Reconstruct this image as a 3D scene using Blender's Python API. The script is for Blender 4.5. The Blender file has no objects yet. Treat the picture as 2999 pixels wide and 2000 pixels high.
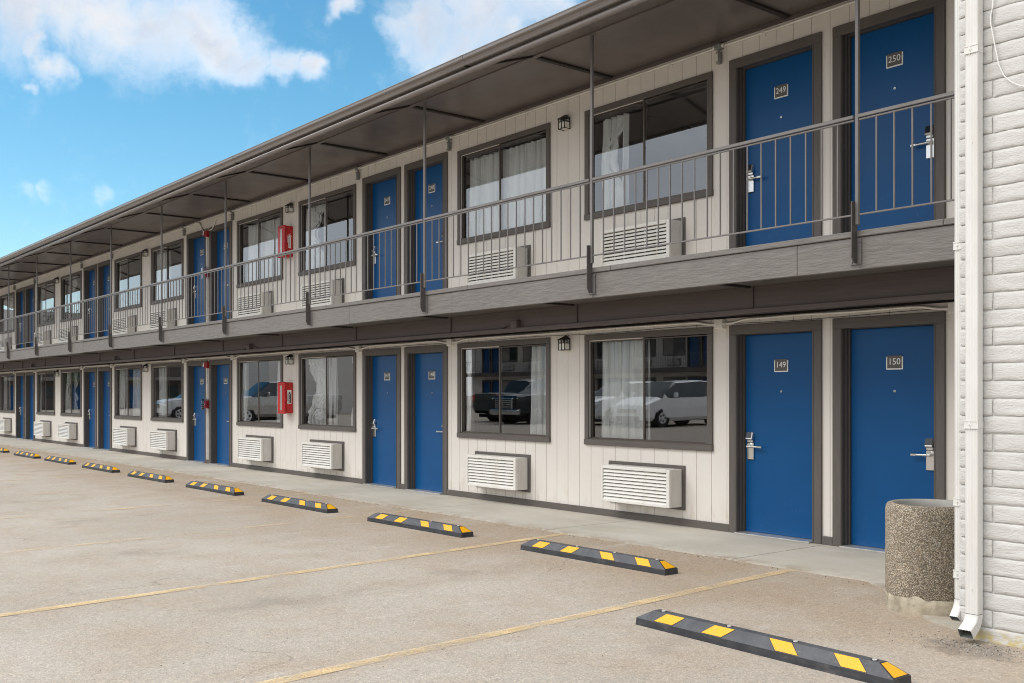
import bpy, math, random
from mathutils import Vector, Matrix, noise as mn

R = math.radians
random.seed(7)
S = bpy.context.scene
COL = S.collection

# ------------------------------------------------------------------ camera
cam_d = bpy.data.cameras.new('camera'); cam = bpy.data.objects.new('camera', cam_d); COL.objects.link(cam)
cam.location = (0, 0, 1.45); cam.rotation_euler = (R(90), 0, R(51.132))
cam_d.sensor_width = 36; cam_d.lens = 35.97; cam_d.shift_y = 0.05235
cam_d.clip_start = 0.05; cam_d.clip_end = 3000
S.camera = cam
S.view_settings.view_transform = 'Standard'; S.view_settings.look = 'None'
S.view_settings.exposure = 0.62; S.view_settings.gamma = 1.0; S.view_settings.use_curve_mapping = False

# ------------------------------------------------------------------ light
SUN_EL, SUN_ROT = 50.0, 205.0
sd = bpy.data.lights.new('sun', 'SUN'); so = bpy.data.objects.new('sun', sd); COL.objects.link(so)
sd.energy = 1.5; sd.angle = R(40); sd.color = (1.0, 0.965, 0.92)
sdir = Vector((math.sin(R(SUN_ROT)) * math.cos(R(SUN_EL)), math.cos(R(SUN_ROT)) * math.cos(R(SUN_EL)), math.sin(R(SUN_EL))))
so.rotation_euler = (-sdir).to_track_quat('-Z', 'Y').to_euler()

SKY_STRENGTH = 0.1
W = bpy.data.worlds.new('World'); S.world = W; W.use_nodes = True
def build_world():
    nt = W.node_tree; nt.nodes.clear(); L = nt.links
    def nd(t, **kw):
        n = nt.nodes.new(t)
        for k, v in kw.items(): setattr(n, k, v)
        return n
    def put(sock, v):
        if hasattr(v, 'is_output'): L.new(v, sock)
        else: sock.default_value = v
    def mth(op, a, b=0.0, c=0.0, clamp=False):
        n = nd('ShaderNodeMath', operation=op, use_clamp=clamp)
        put(n.inputs[0], a); put(n.inputs[1], b); put(n.inputs[2], c); return n.outputs[0]
    def smooth(v, a, b, x=0.0, y=1.0):
        n = nd('ShaderNodeMapRange', interpolation_type='SMOOTHSTEP')
        put(n.inputs[0], v); put(n.inputs[1], a); put(n.inputs[2], b); put(n.inputs[3], x); put(n.inputs[4], y); return n.outputs[0]
    def nz(vec, scale, detail=6, rough=.6):
        n = nd('ShaderNodeTexNoise'); put(n.inputs['Vector'], vec); n.inputs['Scale'].default_value = scale
        n.inputs['Detail'].default_value = detail; n.inputs['Roughness'].default_value = rough; return n
    def mix(f, a, b):
        n = nd('ShaderNodeMix', data_type='RGBA'); put(n.inputs[0], f); put(n.inputs[6], a); put(n.inputs[7], b); return n.outputs[2]
    sky = nd('ShaderNodeTexSky', sky_type='NISHITA'); sky.sun_disc = False
    sky.sun_elevation = R(SUN_EL); sky.sun_rotation = R(SUN_ROT); sky.air_density = 1.0; sky.dust_density = 0.3; sky.ozone_density = 2.0
    hs = nd('ShaderNodeHueSaturation'); L.new(sky.outputs[0], hs.inputs['Color'])
    hs.inputs['Hue'].default_value = 0.480; hs.inputs['Saturation'].default_value = 1.27; hs.inputs['Value'].default_value = 1.13
    tc = nd('ShaderNodeTexCoord'); d = tc.outputs['Generated']
    w1 = nz(d, 9, 5)
    sub = nd('ShaderNodeVectorMath', operation='SUBTRACT'); L.new(w1.outputs['Color'], sub.inputs[0]); sub.inputs[1].default_value = (.5, .5, .5)
    sc = nd('ShaderNodeVectorMath', operation='SCALE'); L.new(sub.outputs[0], sc.inputs[0]); sc.inputs['Scale'].default_value = 0.10
    ad = nd('ShaderNodeVectorMath', operation='ADD'); L.new(d, ad.inputs[0]); L.new(sc.outputs[0], ad.inputs[1])
    wd = ad.outputs[0]
    # cumulus puffs, each a direction in the sky and a radius
    puffs = [(-0.924,0.209,0.320,0.050),(-0.912,0.246,0.328,0.049),(-0.901,0.285,0.328,0.053),(-0.891,0.323,0.319,0.055),(-0.881,0.352,0.317,0.050),(-0.874,0.375,0.308,0.039),(-0.870,0.393,0.298,0.029),(-0.859,0.417,0.297,0.024),(-0.850,0.437,0.294,0.018),
      (-0.926,0.253,0.280,0.022),(-0.931,0.237,0.279,0.020),(-0.929,0.226,0.294,0.019),(-0.938,0.220,0.267,0.009),
      (-0.780,0.524,0.343,0.047),(-0.769,0.551,0.324,0.038),(-0.796,0.505,0.334,0.028),(-0.745,0.568,0.349,0.059),(-0.715,0.601,0.357,0.047),(-0.790,0.535,0.300,0.022),(-0.815,0.463,0.349,0.016),(-0.736,0.593,0.327,0.038),
      (-0.957,0.231,0.173,0.014),(-0.953,0.243,0.177,0.012),(-0.941,0.292,0.169,0.012)]
    m = None; mt = None
    for (x, y, z, r) in puffs:
        dn = nd('ShaderNodeVectorMath', operation='DISTANCE'); L.new(wd, dn.inputs[0]); dn.inputs[1].default_value = (x, y, z)
        v = smooth(dn.outputs['Value'], 0.0, r * 1.36, 1.0 if z > .2 else .5, 0.0)
        m = v if m is None else mth('MAXIMUM', m, v)
    fine = nz(wd, 26, 7, .62)
    mm = mth('ADD', m, mth('MULTIPLY', mth('SUBTRACT', fine.outputs['Fac'], .5), 1.0))
    cum = smooth(mm, .02, 1.22)
    # overcast over the rest of the sky
    dp = nd('ShaderNodeVectorMath', operation='DOT_PRODUCT'); L.new(d, dp.inputs[0]); dp.inputs[1].default_value = (-0.890, 0.375, 0.259)
    big = nz(d, 3.2, 6)
    ov = smooth(mth('ADD', dp.outputs['Value'], mth('MULTIPLY', mth('SUBTRACT', big.outputs['Fac'], .5), .25)), .84, .66)
    cover = mth('MAXIMUM', cum, mth('MULTIPLY', ov, .9))
    shade = nz(wd, 14, 5)
    cl = mix(smooth(shade.outputs['Fac'], .3, .68), (3.8, 4.3, 5.15, 1), (5.7, 5.7, 5.8, 1))
    oc = mix(smooth(big.outputs['Fac'], .35, .65), (7.0, 7.2, 7.5, 1), (10.5, 10.5, 10.6, 1))
    col = mix(cover, hs.outputs['Color'], mix(cum, oc, cl))
    bg = nd('ShaderNodeBackground'); L.new(col, bg.inputs['Color']); bg.inputs['Strength'].default_value = SKY_STRENGTH
    out = nd('ShaderNodeOutputWorld'); L.new(bg.outputs[0], out.inputs['Surface'])
build_world()
try:
    S.cycles.max_bounces = 8; S.cycles.transparent_max_bounces = 12; S.cycles.glossy_bounces = 4
    S.cycles.use_denoising = True; S.cycles.filter_width = 1.05
except Exception: pass

# ------------------------------------------------------------------ materials
MATS = {}
class NT:
    def __init__(s, name):
        s.m = bpy.data.materials.new(name); s.m.use_nodes = True; s.nt = s.m.node_tree
        s.b = s.nt.nodes['Principled BSDF']; s.out = s.nt.nodes['Material Output']; s.L = s.nt.links
        s.tc = s.nt.nodes.new('ShaderNodeTexCoord'); s.geo = s.nt.nodes.new('ShaderNodeNewGeometry')
        MATS[name] = s.m
    def put(s, sock, v):
        if hasattr(v, 'is_output'): s.L.new(v, sock)
        else: sock.default_value = v
    def map(s, scale=(1, 1, 1), loc=(0, 0, 0), world=False):
        n = s.nt.nodes.new('ShaderNodeMapping'); s.L.new(s.geo.outputs['Position'] if world else s.tc.outputs['Object'], n.inputs[0])
        n.inputs['Scale'].default_value = scale; n.inputs['Location'].default_value = loc; return n.outputs[0]
    def noise(s, vec, scale, detail=4, rough=.55, col=False):
        n = s.nt.nodes.new('ShaderNodeTexNoise'); s.L.new(vec, n.inputs['Vector']); n.inputs['Scale'].default_value = scale
        n.inputs['Detail'].default_value = detail; n.inputs['Roughness'].default_value = rough
        return n.outputs['Color' if col else 'Fac']
    def vor(s, vec, scale, out='Distance', feat='F1'):
        n = s.nt.nodes.new('ShaderNodeTexVoronoi'); n.feature = feat; s.L.new(vec, n.inputs['Vector']); n.inputs['Scale'].default_value = scale
        return n.outputs[out]
    def mr(s, v, a, b, x=0.0, y=1.0, smooth=False):
        n = s.nt.nodes.new('ShaderNodeMapRange'); n.interpolation_type = 'SMOOTHSTEP' if smooth else 'LINEAR'
        s.put(n.inputs[0], v)
        for i, q in enumerate((a, b, x, y)): s.put(n.inputs[i + 1], q)
        return n.outputs[0]
    def math(s, op, a, b=0.0, clamp=False):
        n = s.nt.nodes.new('ShaderNodeMath'); n.operation = op; n.use_clamp = clamp; s.put(n.inputs[0], a); s.put(n.inputs[1], b); return n.outputs[0]
    def mix(s, f, a, b, mode='MIX'):
        n = s.nt.nodes.new('ShaderNodeMix'); n.data_type = 'RGBA'; n.blend_type = mode
        s.put(n.inputs[0], f)
        for i, c in ((6, a), (7, b)):
            s.put(n.inputs[i], c if hasattr(c, 'is_output') else (*c[:3], 1))
        return n.outputs[2]
    def ramp(s, v, stops):
        n = s.nt.nodes.new('ShaderNodeValToRGB'); s.L.new(v, n.inputs[0]); e = n.color_ramp.elements
        while len(e) > len(stops): e.remove(e[-1])
        while len(e) < len(stops): e.new(1)
        for q, (p, c) in zip(e, stops): q.position = p; q.color = (*c, 1)
        return n.outputs[0]
    def sep(s, vec):
        n = s.nt.nodes.new('ShaderNodeSeparateXYZ'); s.L.new(vec, n.inputs[0]); return n.outputs
    def bump(s, h, strength, dist, prev=None):
        n = s.nt.nodes.new('ShaderNodeBump'); s.L.new(h, n.inputs['Height']); n.inputs['Strength'].default_value = strength
        n.inputs['Distance'].default_value = dist
        if prev is not None: s.L.new(prev, n.inputs['Normal'])
        s.L.new(n.outputs[0], s.b.inputs['Normal']); return n.outputs[0]
    def set(s, base=None, rough=None, metal=None, spec=None):
        for k, v in (('Base Color', base), ('Roughness', rough), ('Metallic', metal), ('Specular IOR Level', spec)):
            if v is None: continue
            if isinstance(v, tuple): v = (*v[:3], 1)
            s.put(s.b.inputs[k], v)
        return s

def plain(name, base, rough=.5, metal=0., spec=.5, var=.08, vs=3., bump=0., bs=60.):
    t = NT(name); v = t.map(world=True)
    n = t.noise(v, vs, 5)
    d = tuple(c * (1 - var) for c in base); u = tuple(min(1, c * (1 + var)) for c in base)
    t.set(t.mix(t.mr(n, .3, .7), d, u), t.mr(t.noise(v, vs * 2.3, 4), .3, .7, rough - .06, rough + .06), metal, spec)
    if bump: t.bump(t.noise(v, bs, 3), bump, .002)
    return t.m

def mk_siding():
    t = NT('siding_paint'); v = t.map(world=True); vv = t.map((6, 6, 1), world=True)
    z = t.sep(v)[2]
    streak = t.noise(t.map((9, 9, .5), world=True), 1.0, 5)
    c = t.mix(t.mr(t.noise(v, .8, 4), .3, .7), (.672, .630, .575), (.715, .674, .618))
    c = t.mix(t.mr(streak, .55, .9, 0, .16), c, (.56, .51, .44))
    grime = t.math('MULTIPLY', t.mr(z, .42, .08, 0, 1, True), t.mr(t.noise(t.map((14, 14, 5), world=True), 1., 5), .5, .72))
    c = t.mix(t.math('MULTIPLY', grime, .55), c, (.50, .42, .32))
    spots = t.mr(t.noise(v, 34, 2), .735, .76)
    c = t.mix(t.math('MULTIPLY', spots, .5), c, (.42, .37, .3))
    t.set(c, .6, 0, .35)
    b = t.bump(t.noise(t.map((70, 70, 3.5), world=True), 1, 4), .25, .002)
    t.bump(t.noise(v, 40, 3), .12, .002, b)
mk_siding()

def mk_wood(name, base, grain=(2.2, 60, 60), strength=.5, dist=.004, wear=.0, rough=.55):
    t = NT(name); g = t.noise(t.map(grain, world=True), 1, 6, .62); v = t.map(world=True)
    lo = tuple(c * .84 for c in base); hi = tuple(c * 1.16 for c in base)
    c = t.mix(t.mr(g, .3, .7), lo, hi)
    c = t.mix(t.mr(t.noise(v, 1.3, 4), .35, .7, 0, .35), c, tuple(q * 1.25 for q in base))
    if wear:
        ch = t.math('MULTIPLY', t.mr(t.noise(t.map(tuple(q * .6 for q in grain), world=True), 1.3, 6, .7), .62, .70), wear)
        c = t.mix(ch, c, (.32, .30, .285))
    t.set(c, rough, 0, .35)
    t.bump(g, strength, dist)
mk_wood('fascia_paint', (.168, .153, .141), (5.5, 34, 34), .8, .012, .45)
mk_wood('trim_paint', (.108, .094, .085), (40, 40, 3), .3, .002, .05)
mk_wood('trim_paint_level', (.108, .094, .085), (3, 40, 40), .3, .002, .05)
mk_wood('beam_paint', (.092, .073, .068), (1.5, 30, 30), .35, .003, .08)

plain('soffit_paint', (.142, .118, .107), .34, 0, .5, .10, 1.2, .05, 30)
def stain(name, sx, amount, tint, lo=.52, hi=.7):
    t = NT.__new__(NT); t.m = MATS[name]; t.nt = t.m.node_tree; t.b = t.nt.nodes['Principled BSDF']; t.L = t.nt.links
    t.geo = t.nt.nodes.new('ShaderNodeNewGeometry'); t.tc = t.nt.nodes.new('ShaderNodeTexCoord'); src = t.b.inputs['Base Color'].links[0].from_socket
    f = t.mr(t.noise(t.map(sx, world=True), 1, 6, .65), lo, hi, 0, amount); t.set(t.mix(f, src, t.mix(1, src, tint, 'MULTIPLY')))
plain('deck_underside', (.115, .102, .094), .7, 0, .3, .12, 1.0, .1, 30)
plain('gutter_metal', (.20, .178, .166), .28, .3, .5, .08, 1.5)
plain('rail_paint', (.175, .162, .157), .38, .15, .5, .10, 4.0, .08, 90)
plain('dark_steel', (.098, .088, .083), .5, .1, .4, .12, 4.0, .08, 90)
plain('door_jamb', (.085, .075, .069), .5, 0, .4, .1, 3)
plain('batten_dark', (.035, .03, .028), .6, 0, .3)
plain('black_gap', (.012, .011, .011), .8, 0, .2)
plain('roof_shingle', (.16, .15, .14), .9, 0, .2, .25, 8, .4, 30)
plain('metal_sill', (.62, .62, .60), .35, .7, .5, .12, 6, .1, 60)
plain('chrome', (.74, .73, .71), .22, .95, .5, .04, 4)
plain('lever_metal', (.66, .65, .63), .3, .9, .5, .05, 4)
plain('reader_black', (.02, .022, .03), .18, 0, .6)
plain('plate_dark', (.105, .095, .088), .5, 0, .4, .03)
plain('plate_white', (.80, .80, .78), .5, 0, .4, .03)
plain('bronze_frame', (.105, .085, .068), .38, .35, .5, .12, 5)
plain('ac_plastic', (.70, .68, .635), .45, 0, .4, .04, 2.5, .03, 50)
plain('ac_side', (.60, .575, .54), .45, 0, .4, .06, 2.5, .03, 50)
plain('room_paint', (.30, .285, .26), .85, 0, .2)
plain('room_carpet', (.07, .06, .055), .95, 0, .1)
plain('galv', (.74, .72, .66), .42, .25, .5, .10, 8)
plain('condulet_grey', (.235, .245, .23), .5, .3, .4, .1, 9)
plain('red_plastic', (.50, .012, .012), .26, 0, .5, .06, 4)
plain('red_alarm', (.34, .012, .018), .35, 0, .5, .05, 4)
plain('strobe_lens', (.78, .72, .72), .12, 0, .6, .03)
plain('label_black', (.02, .018, .02), .5)
plain('rubber', (.040, .042, .047), .62, 0, .4, .3, 9, .35, 70)
plain('downspout_white', (.69, .675, .645), .42, 0, .4, .035, 5, .05, 40)
plain('wire_white', (.80, .79, .76), .45)
plain('tyre', (.02, .02, .021), .8, 0, .3)
plain('rim', (.55, .56, .58), .25, .8, .5)
plain('car_white', (.80, .81, .82), .18, 0, .6, .01)
plain('car_black', (.012, .014, .015), .12, 0, .7, .01)
plain('car_darkgreen', (.018, .021, .02), .3, 0, .6, .02)
plain('car_silver', (.44, .43, .41), .25, .5, .6, .02)
plain('car_grey', (.55, .56, .58), .25, .4, .6, .02)
plain('car_glass', (.02, .03, .033), .04, 0, .8, .01)
plain('lamp_clear', (.75, .76, .75), .08, 0, .7, .02)
plain('lamp_red', (.55, .02, .02), .15, 0, .6, .02)
plain('lamp_black', (.022, .02, .018), .45, .3, .4)
plain('lantern_glass', (.76, .74, .66), .35, 0, .5, .08, 20)
plain('concrete_inner', (.36, .35, .32), .9, 0, .2, .15, 6, .3, 40)
plain('gravel_dark', (.10, .095, .09), .9, 0, .2, .5, 60)

stain('soffit_paint', (.7, 1.6, 1), .55, (.68, .64, .60)); stain('soffit_paint', (3, 9, 3), .35, (1.35, 1.3, 1.25), .6, .75)
stain('ac_plastic', (7, 7, 1.6), .5, (.82, .76, .66)); stain('ac_side', (6, 6, 1.2), .6, (.80, .73, .63)); stain('downspout_white', (10, 10, .8), .5, (.82, .78, .72))
stain('rubber', (5, 20, 20), .8, (2.6, 2.3, 2.0), .55, .75); stain('deck_underside', (.9, 2.2, 1), .5, (.7, .66, .62))
def mk_door():
    t = NT('door_blue'); v = t.map(world=True)
    c = t.mix(t.mr(t.noise(v, 1.4, 4), .3, .7), (.0015, .066, .205), (.0025, .075, .225))
    z = t.sep(t.tc.outputs['Object'])[2]
    sc = t.math('MULTIPLY', t.mr(t.noise(t.map((50, 50, 16), world=True), 1, 5), .64, .70), t.mr(z, .9, .05))
    c = t.mix(t.mr(t.noise(t.map((5, 5, 1.2), world=True), 1, 5), .5, .8, 0, .22), c, (.012, .055, .15))
    c = t.mix(t.math('MULTIPLY', sc, .16), c, (.18, .26, .38))
    t.set(c, .33, 0, .28); t.bump(t.noise(t.map((60, 60, 25), world=True), 1, 3), .09, .002)
mk_door()

def mk_reflector():
    t = NT('reflector_yellow'); v = t.map(world=True)
    c = t.mix(t.mr(t.vor(v, 190), .1, .6), (.90, .50, .012), (.78, .37, .005))
    c = t.mix(t.mr(t.noise(v, 14, 6, .7), .50, .72, 0, .6), c, (.50, .32, .09))
    t.set(c, .45, 0, .4)
mk_reflector()

def mk_rubber_top():
    t = NT('rubber_lit_top'); v = t.map(world=True)  # top faces coloured lighter, as lit from above, plus pale scuffs and dust
    c = t.mix(t.mr(t.noise(v, 7, 6, .65), .35, .7), (.060, .061, .068), (.105, .106, .113))
    c = t.mix(t.mr(t.noise(t.map((3, 14, 14), world=True), 2.2, 6, .7), .60, .78, 0, .6), c, (.24, .235, .23))
    c = t.mix(t.mr(t.noise(v, 60, 3), .66, .75, 0, .4), c, (.30, .27, .23))
    t.set(c, .6, 0, .4); t.bump(t.noise(v, 80, 3), .25, .002)
mk_rubber_top()

def mk_asphalt():
    t = NT('asphalt'); v = t.map(world=True); xyz = t.sep(v)
    big = t.noise(v, .35, 5); mid = t.noise(v, 1.7, 6, .62)
    c = t.mix(t.mr(big, .35, .65), (.415, .370, .315), (.485, .44, .385))
    c = t.mix(t.mr(mid, .43, .66, 0, .62), c, (.40, .328, .252))
    # brown sand swept up towards the walkway
    edge = t.math('MULTIPLY', t.mr(xyz[1], 4.2, 6.6, 0, 1, True), t.mr(t.noise(v, 1.1, 6, .6), .25, .6))
    c = t.mix(t.math('MULTIPLY', edge, .8), c, (.37, .285, .20))
    # pale scuffs drawn out along the bays
    sc = t.mr(t.noise(t.map((3.2, .55, 1), world=True), 1.6, 6, .68), .60, .74, 0, .5)
    c = t.mix(sc, c, (.58, .545, .51))
    # grit
    g1 = t.vor(v, 150, 'Color'); gv = t.sep(g1)[0]
    c = t.mix(.55, c, t.mix(1.0, c, t.ramp(gv, [(0, (.50, .48, .46)), (.2, (.82, .81, .80)), (.75, (1.04, 1.02, 1.0)), (.93, (1.3, 1.26, 1.2)), (1, (1.75, 1.65, 1.5))]), 'MULTIPLY'))
    g2 = t.noise(v, 42, 5, .7)
    c = t.mix(.9, c, t.mix(1.0, c, t.ramp(g2, [(.25, (.80, .79, .78)), (.5, (1, 1, 1)), (.75, (1.16, 1.15, 1.13))]), 'MULTIPLY'))
    dk = t.mr(t.noise(v, 19, 3), .715, .74, 0, .55); c = t.mix(dk, c, (.13, .115, .10))
    # hairline cracks and old oil drips down the middle of the bays
    cr = t.nt.nodes.new('ShaderNodeTexVoronoi'); cr.feature = 'DISTANCE_TO_EDGE'; cr.inputs['Scale'].default_value = .42
    wv = t.nt.nodes.new('ShaderNodeVectorMath'); wv.operation = 'ADD'; t.L.new(v, wv.inputs[0])
    ws = t.nt.nodes.new('ShaderNodeVectorMath'); ws.operation = 'SCALE'; ws.inputs['Scale'].default_value = .5; t.L.new(t.noise(v, 1.8, 5, .6, True), ws.inputs[0]); t.L.new(ws.outputs[0], wv.inputs[1]); t.L.new(wv.outputs[0], cr.inputs['Vector'])
    ck = t.math('MULTIPLY', t.mr(cr.outputs['Distance'], .0035, .0015), t.mr(t.noise(v, .6, 3), .52, .60))
    c = t.mix(t.math('MULTIPLY', ck, .5), c, (.17, .145, .12))
    bay = t.math('ABSOLUTE', t.math('SUBTRACT', t.math('FRACT', t.math('DIVIDE', t.math('ADD', t.math('ADD', xyz[0], 5.0), t.math('MULTIPLY', xyz[1], .09)), 2.83)), .5))
    oil = t.math('MULTIPLY', t.math('MULTIPLY', t.mr(bay, .16, .0, 0, 1, True), t.mr(t.noise(v, 1.3, 6, .65), .52, .68)), t.mr(xyz[1], 1.2, 3.0, 0, .38))
    c = t.mix(oil, c, (.20, .175, .15))
    # wet dark patch under the downspout
    dv = t.nt.nodes.new('ShaderNodeVectorMath'); dv.operation = 'DISTANCE'; t.L.new(t.map((1, 1.15, 1), world=True), dv.inputs[0]); dv.inputs[1].default_value = (-2.92, 5.78 * 1.15, 0)
    pd = t.math('ADD', dv.outputs['Value'], t.math('MULTIPLY', t.math('SUBTRACT', t.noise(v, 7, 5), .5), .5))
    c = t.mix(t.mr(pd, .34, .12, 0, .5, True), c, (.13, .115, .10))
    t.set(c, .9, 0, .18)
    b = t.bump(t.noise(v, 70, 4, .7), .55, .006)
    t.bump(gv, .35, .003, b)
mk_asphalt()

def mk_concrete():
    t = NT('walk_concrete'); v = t.map(world=True); xyz = t.sep(v)
    c = t.mix(t.mr(t.noise(v, .9, 6, .6), .35, .68), (.42, .387, .325), (.52, .485, .42))
    c = t.mix(t.mr(t.noise(t.map((.6, 3, 1), world=True), 1.7, 6, .65), .52, .74, 0, .6), c, (.55, .535, .50))
    c = t.mix(t.math('MULTIPLY', t.mr(xyz[1], 7.55, 7.2, 0, 1, True), t.mr(t.noise(v, 4.5, 6, .65), .45, .62)), c, (.38, .32, .25))
    c = t.mix(t.mr(t.noise(v, 55, 4, .7), .56, .75, 0, .5), c, (.23, .21, .18))
    t.set(c, .88, 0, .2); t.bump(t.noise(v, 90, 4), .3, .002)
mk_concrete()

def mk_line(name, fade):
    t = NT(name); v = t.map(world=True)
    c = t.mix(t.mr(t.noise(v, 5, 5), .35, .7), (.82, .60, .31), (.80, .62, .37))
    t.set(c, .85, 0, .2)
    tr = t.nt.nodes.new('ShaderNodeBsdfTransparent'); mx = t.nt.nodes.new('ShaderNodeMixShader')
    a = t.mr(t.math('ADD', t.math('MULTIPLY', t.noise(v, 85, 4, .7), .55), t.math('MULTIPLY', t.noise(v, 2.2, 4), .65)), fade, fade + .26, 0, .9)
    t.L.new(a, mx.inputs[0]); t.L.new(tr.outputs[0], mx.inputs[1]); t.L.new(t.b.outputs[0], mx.inputs[2]); t.L.new(mx.outputs[0], t.out.inputs[0])
mk_line('line_paint_fresh', .465); mk_line('line_paint_worn', .555); mk_line('line_paint_faint', .605)

def mk_brick():
    t = NT('brick_white'); v = t.map(world=True)
    c = t.mix(t.mr(t.noise(v, 3, 5), .3, .7), (.585, .57, .54), (.64, .625, .60))
    z = t.sep(v)[2]
    pit = t.mr(t.noise(t.map((30, 30, 80), world=True), 1, 4, .7), .655, .70)
    c = t.mix(t.math('MULTIPLY', pit, .7), c, (.36, .335, .29))
    c = t.mix(t.math('MULTIPLY', t.mr(z, .09, .0, 0, 1, True), t.mr(t.noise(v, 18, 4), .42, .56)), c, (.60, .50, .24))
    t.set(c, .7, 0, .3)
    b = t.bump(t.noise(t.map((38, 38, 95), world=True), 1, 6, .7), .75, .011)
    t.bump(pit, .35, -.004, b)
mk_brick()

def mk_aggregate():
    t = NT('aggregate'); v = t.map()
    n = t.nt.nodes.new('ShaderNodeTexVoronoi'); t.L.new(v, n.inputs['Vector']); n.inputs['Scale'].default_value = 125
    r = t.sep(n.outputs['Color'])
    c = t.ramp(r[0], [(0, (.18, .155, .13)), (.22, (.36, .28, .20)), (.48, (.53, .43, .31)), (.7, (.62, .53, .41)), (.86, (.32, .28, .24)), (1, (.76, .70, .61))])
    c = t.mix(t.mr(n.outputs['Distance'], .35, .75), c, (.17, .145, .105))
    # darkens unevenly towards the wall side
    ob = t.sep(v); st = t.math('MULTIPLY', t.mr(t.math('ADD', ob[0], t.math('MULTIPLY', t.noise(v, 4, 5), .3)), .0, .3, 0, 1, True), .42)
    c = t.mix(st, c, t.mix(1, c, (.30, .29, .27), 'MULTIPLY'))
    t.set(c, .75, 0, .35); t.bump(n.outputs['Distance'], .9, -.006)
mk_aggregate()
def mk_basecon():
    t = NT('base_concrete'); v = t.map()
    c = t.mix(t.mr(t.noise(v, 7, 6, .65), .35, .65), (.30, .26, .19), (.55, .49, .38))
    c = t.mix(t.mr(t.noise(v, 16, 5), .58, .66), c, (.17, .145, .11))
    t.set(c, .9, 0, .2); t.bump(t.noise(v, 25, 5), .6, .01)
mk_basecon()

def mk_curtain():
    t = NT('curtain_cloth'); v = t.map(world=True)
    t.set(t.mix(t.mr(t.noise(v, 2, 3), .3, .7), (.87, .87, .845), (.92, .92, .90)), .9, 0, .1)
    tl = t.nt.nodes.new('ShaderNodeBsdfTranslucent'); tl.inputs[0].default_value = (.8, .8, .76, 1)
    mx = t.nt.nodes.new('ShaderNodeMixShader'); mx.inputs[0].default_value = .10
    t.L.new(t.b.outputs[0], mx.inputs[1]); t.L.new(tl.outputs[0], mx.inputs[2]); t.L.new(mx.outputs[0], t.out.inputs[0])
mk_curtain()

def mk_glass(name, refl, tint):
    t = NT(name); t.nt.nodes.remove(t.b)
    tr = t.nt.nodes.new('ShaderNodeBsdfTransparent'); tr.inputs[0].default_value = (*tint, 1)
    gl = t.nt.nodes.new('ShaderNodeBsdfGlossy'); gl.inputs['Roughness'].default_value = 0.0; gl.inputs[0].default_value = (.93, .96, 1, 1)
    fr = t.nt.nodes.new('ShaderNodeFresnel'); fr.inputs[0].default_value = 1.52
    f = t.math('ADD', t.math('MULTIPLY', fr.outputs[0], 1.6), refl, True)
    # slight waviness of the old panes
    bp = t.nt.nodes.new('ShaderNodeBump'); bp.inputs['Strength'].default_value = .004; bp.inputs['Distance'].default_value = .02
    t.L.new(t.noise(t.map((1.5, 1.5, 2.2), world=True), 1.2, 2), bp.inputs['Height']); t.L.new(bp.outputs[0], gl.inputs['Normal'])
    mx = t.nt.nodes.new('ShaderNodeMixShader'); t.L.new(f, mx.inputs[0]); t.L.new(tr.outputs[0], mx.inputs[1]); t.L.new(gl.outputs[0], mx.inputs[2])
    t.L.new(mx.outputs[0], t.out.inputs[0])
mk_glass('window_glass', .10, (.97, .985, .98))
mk_glass('clear_plastic', -.04, (.97, .97, .98))

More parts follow.
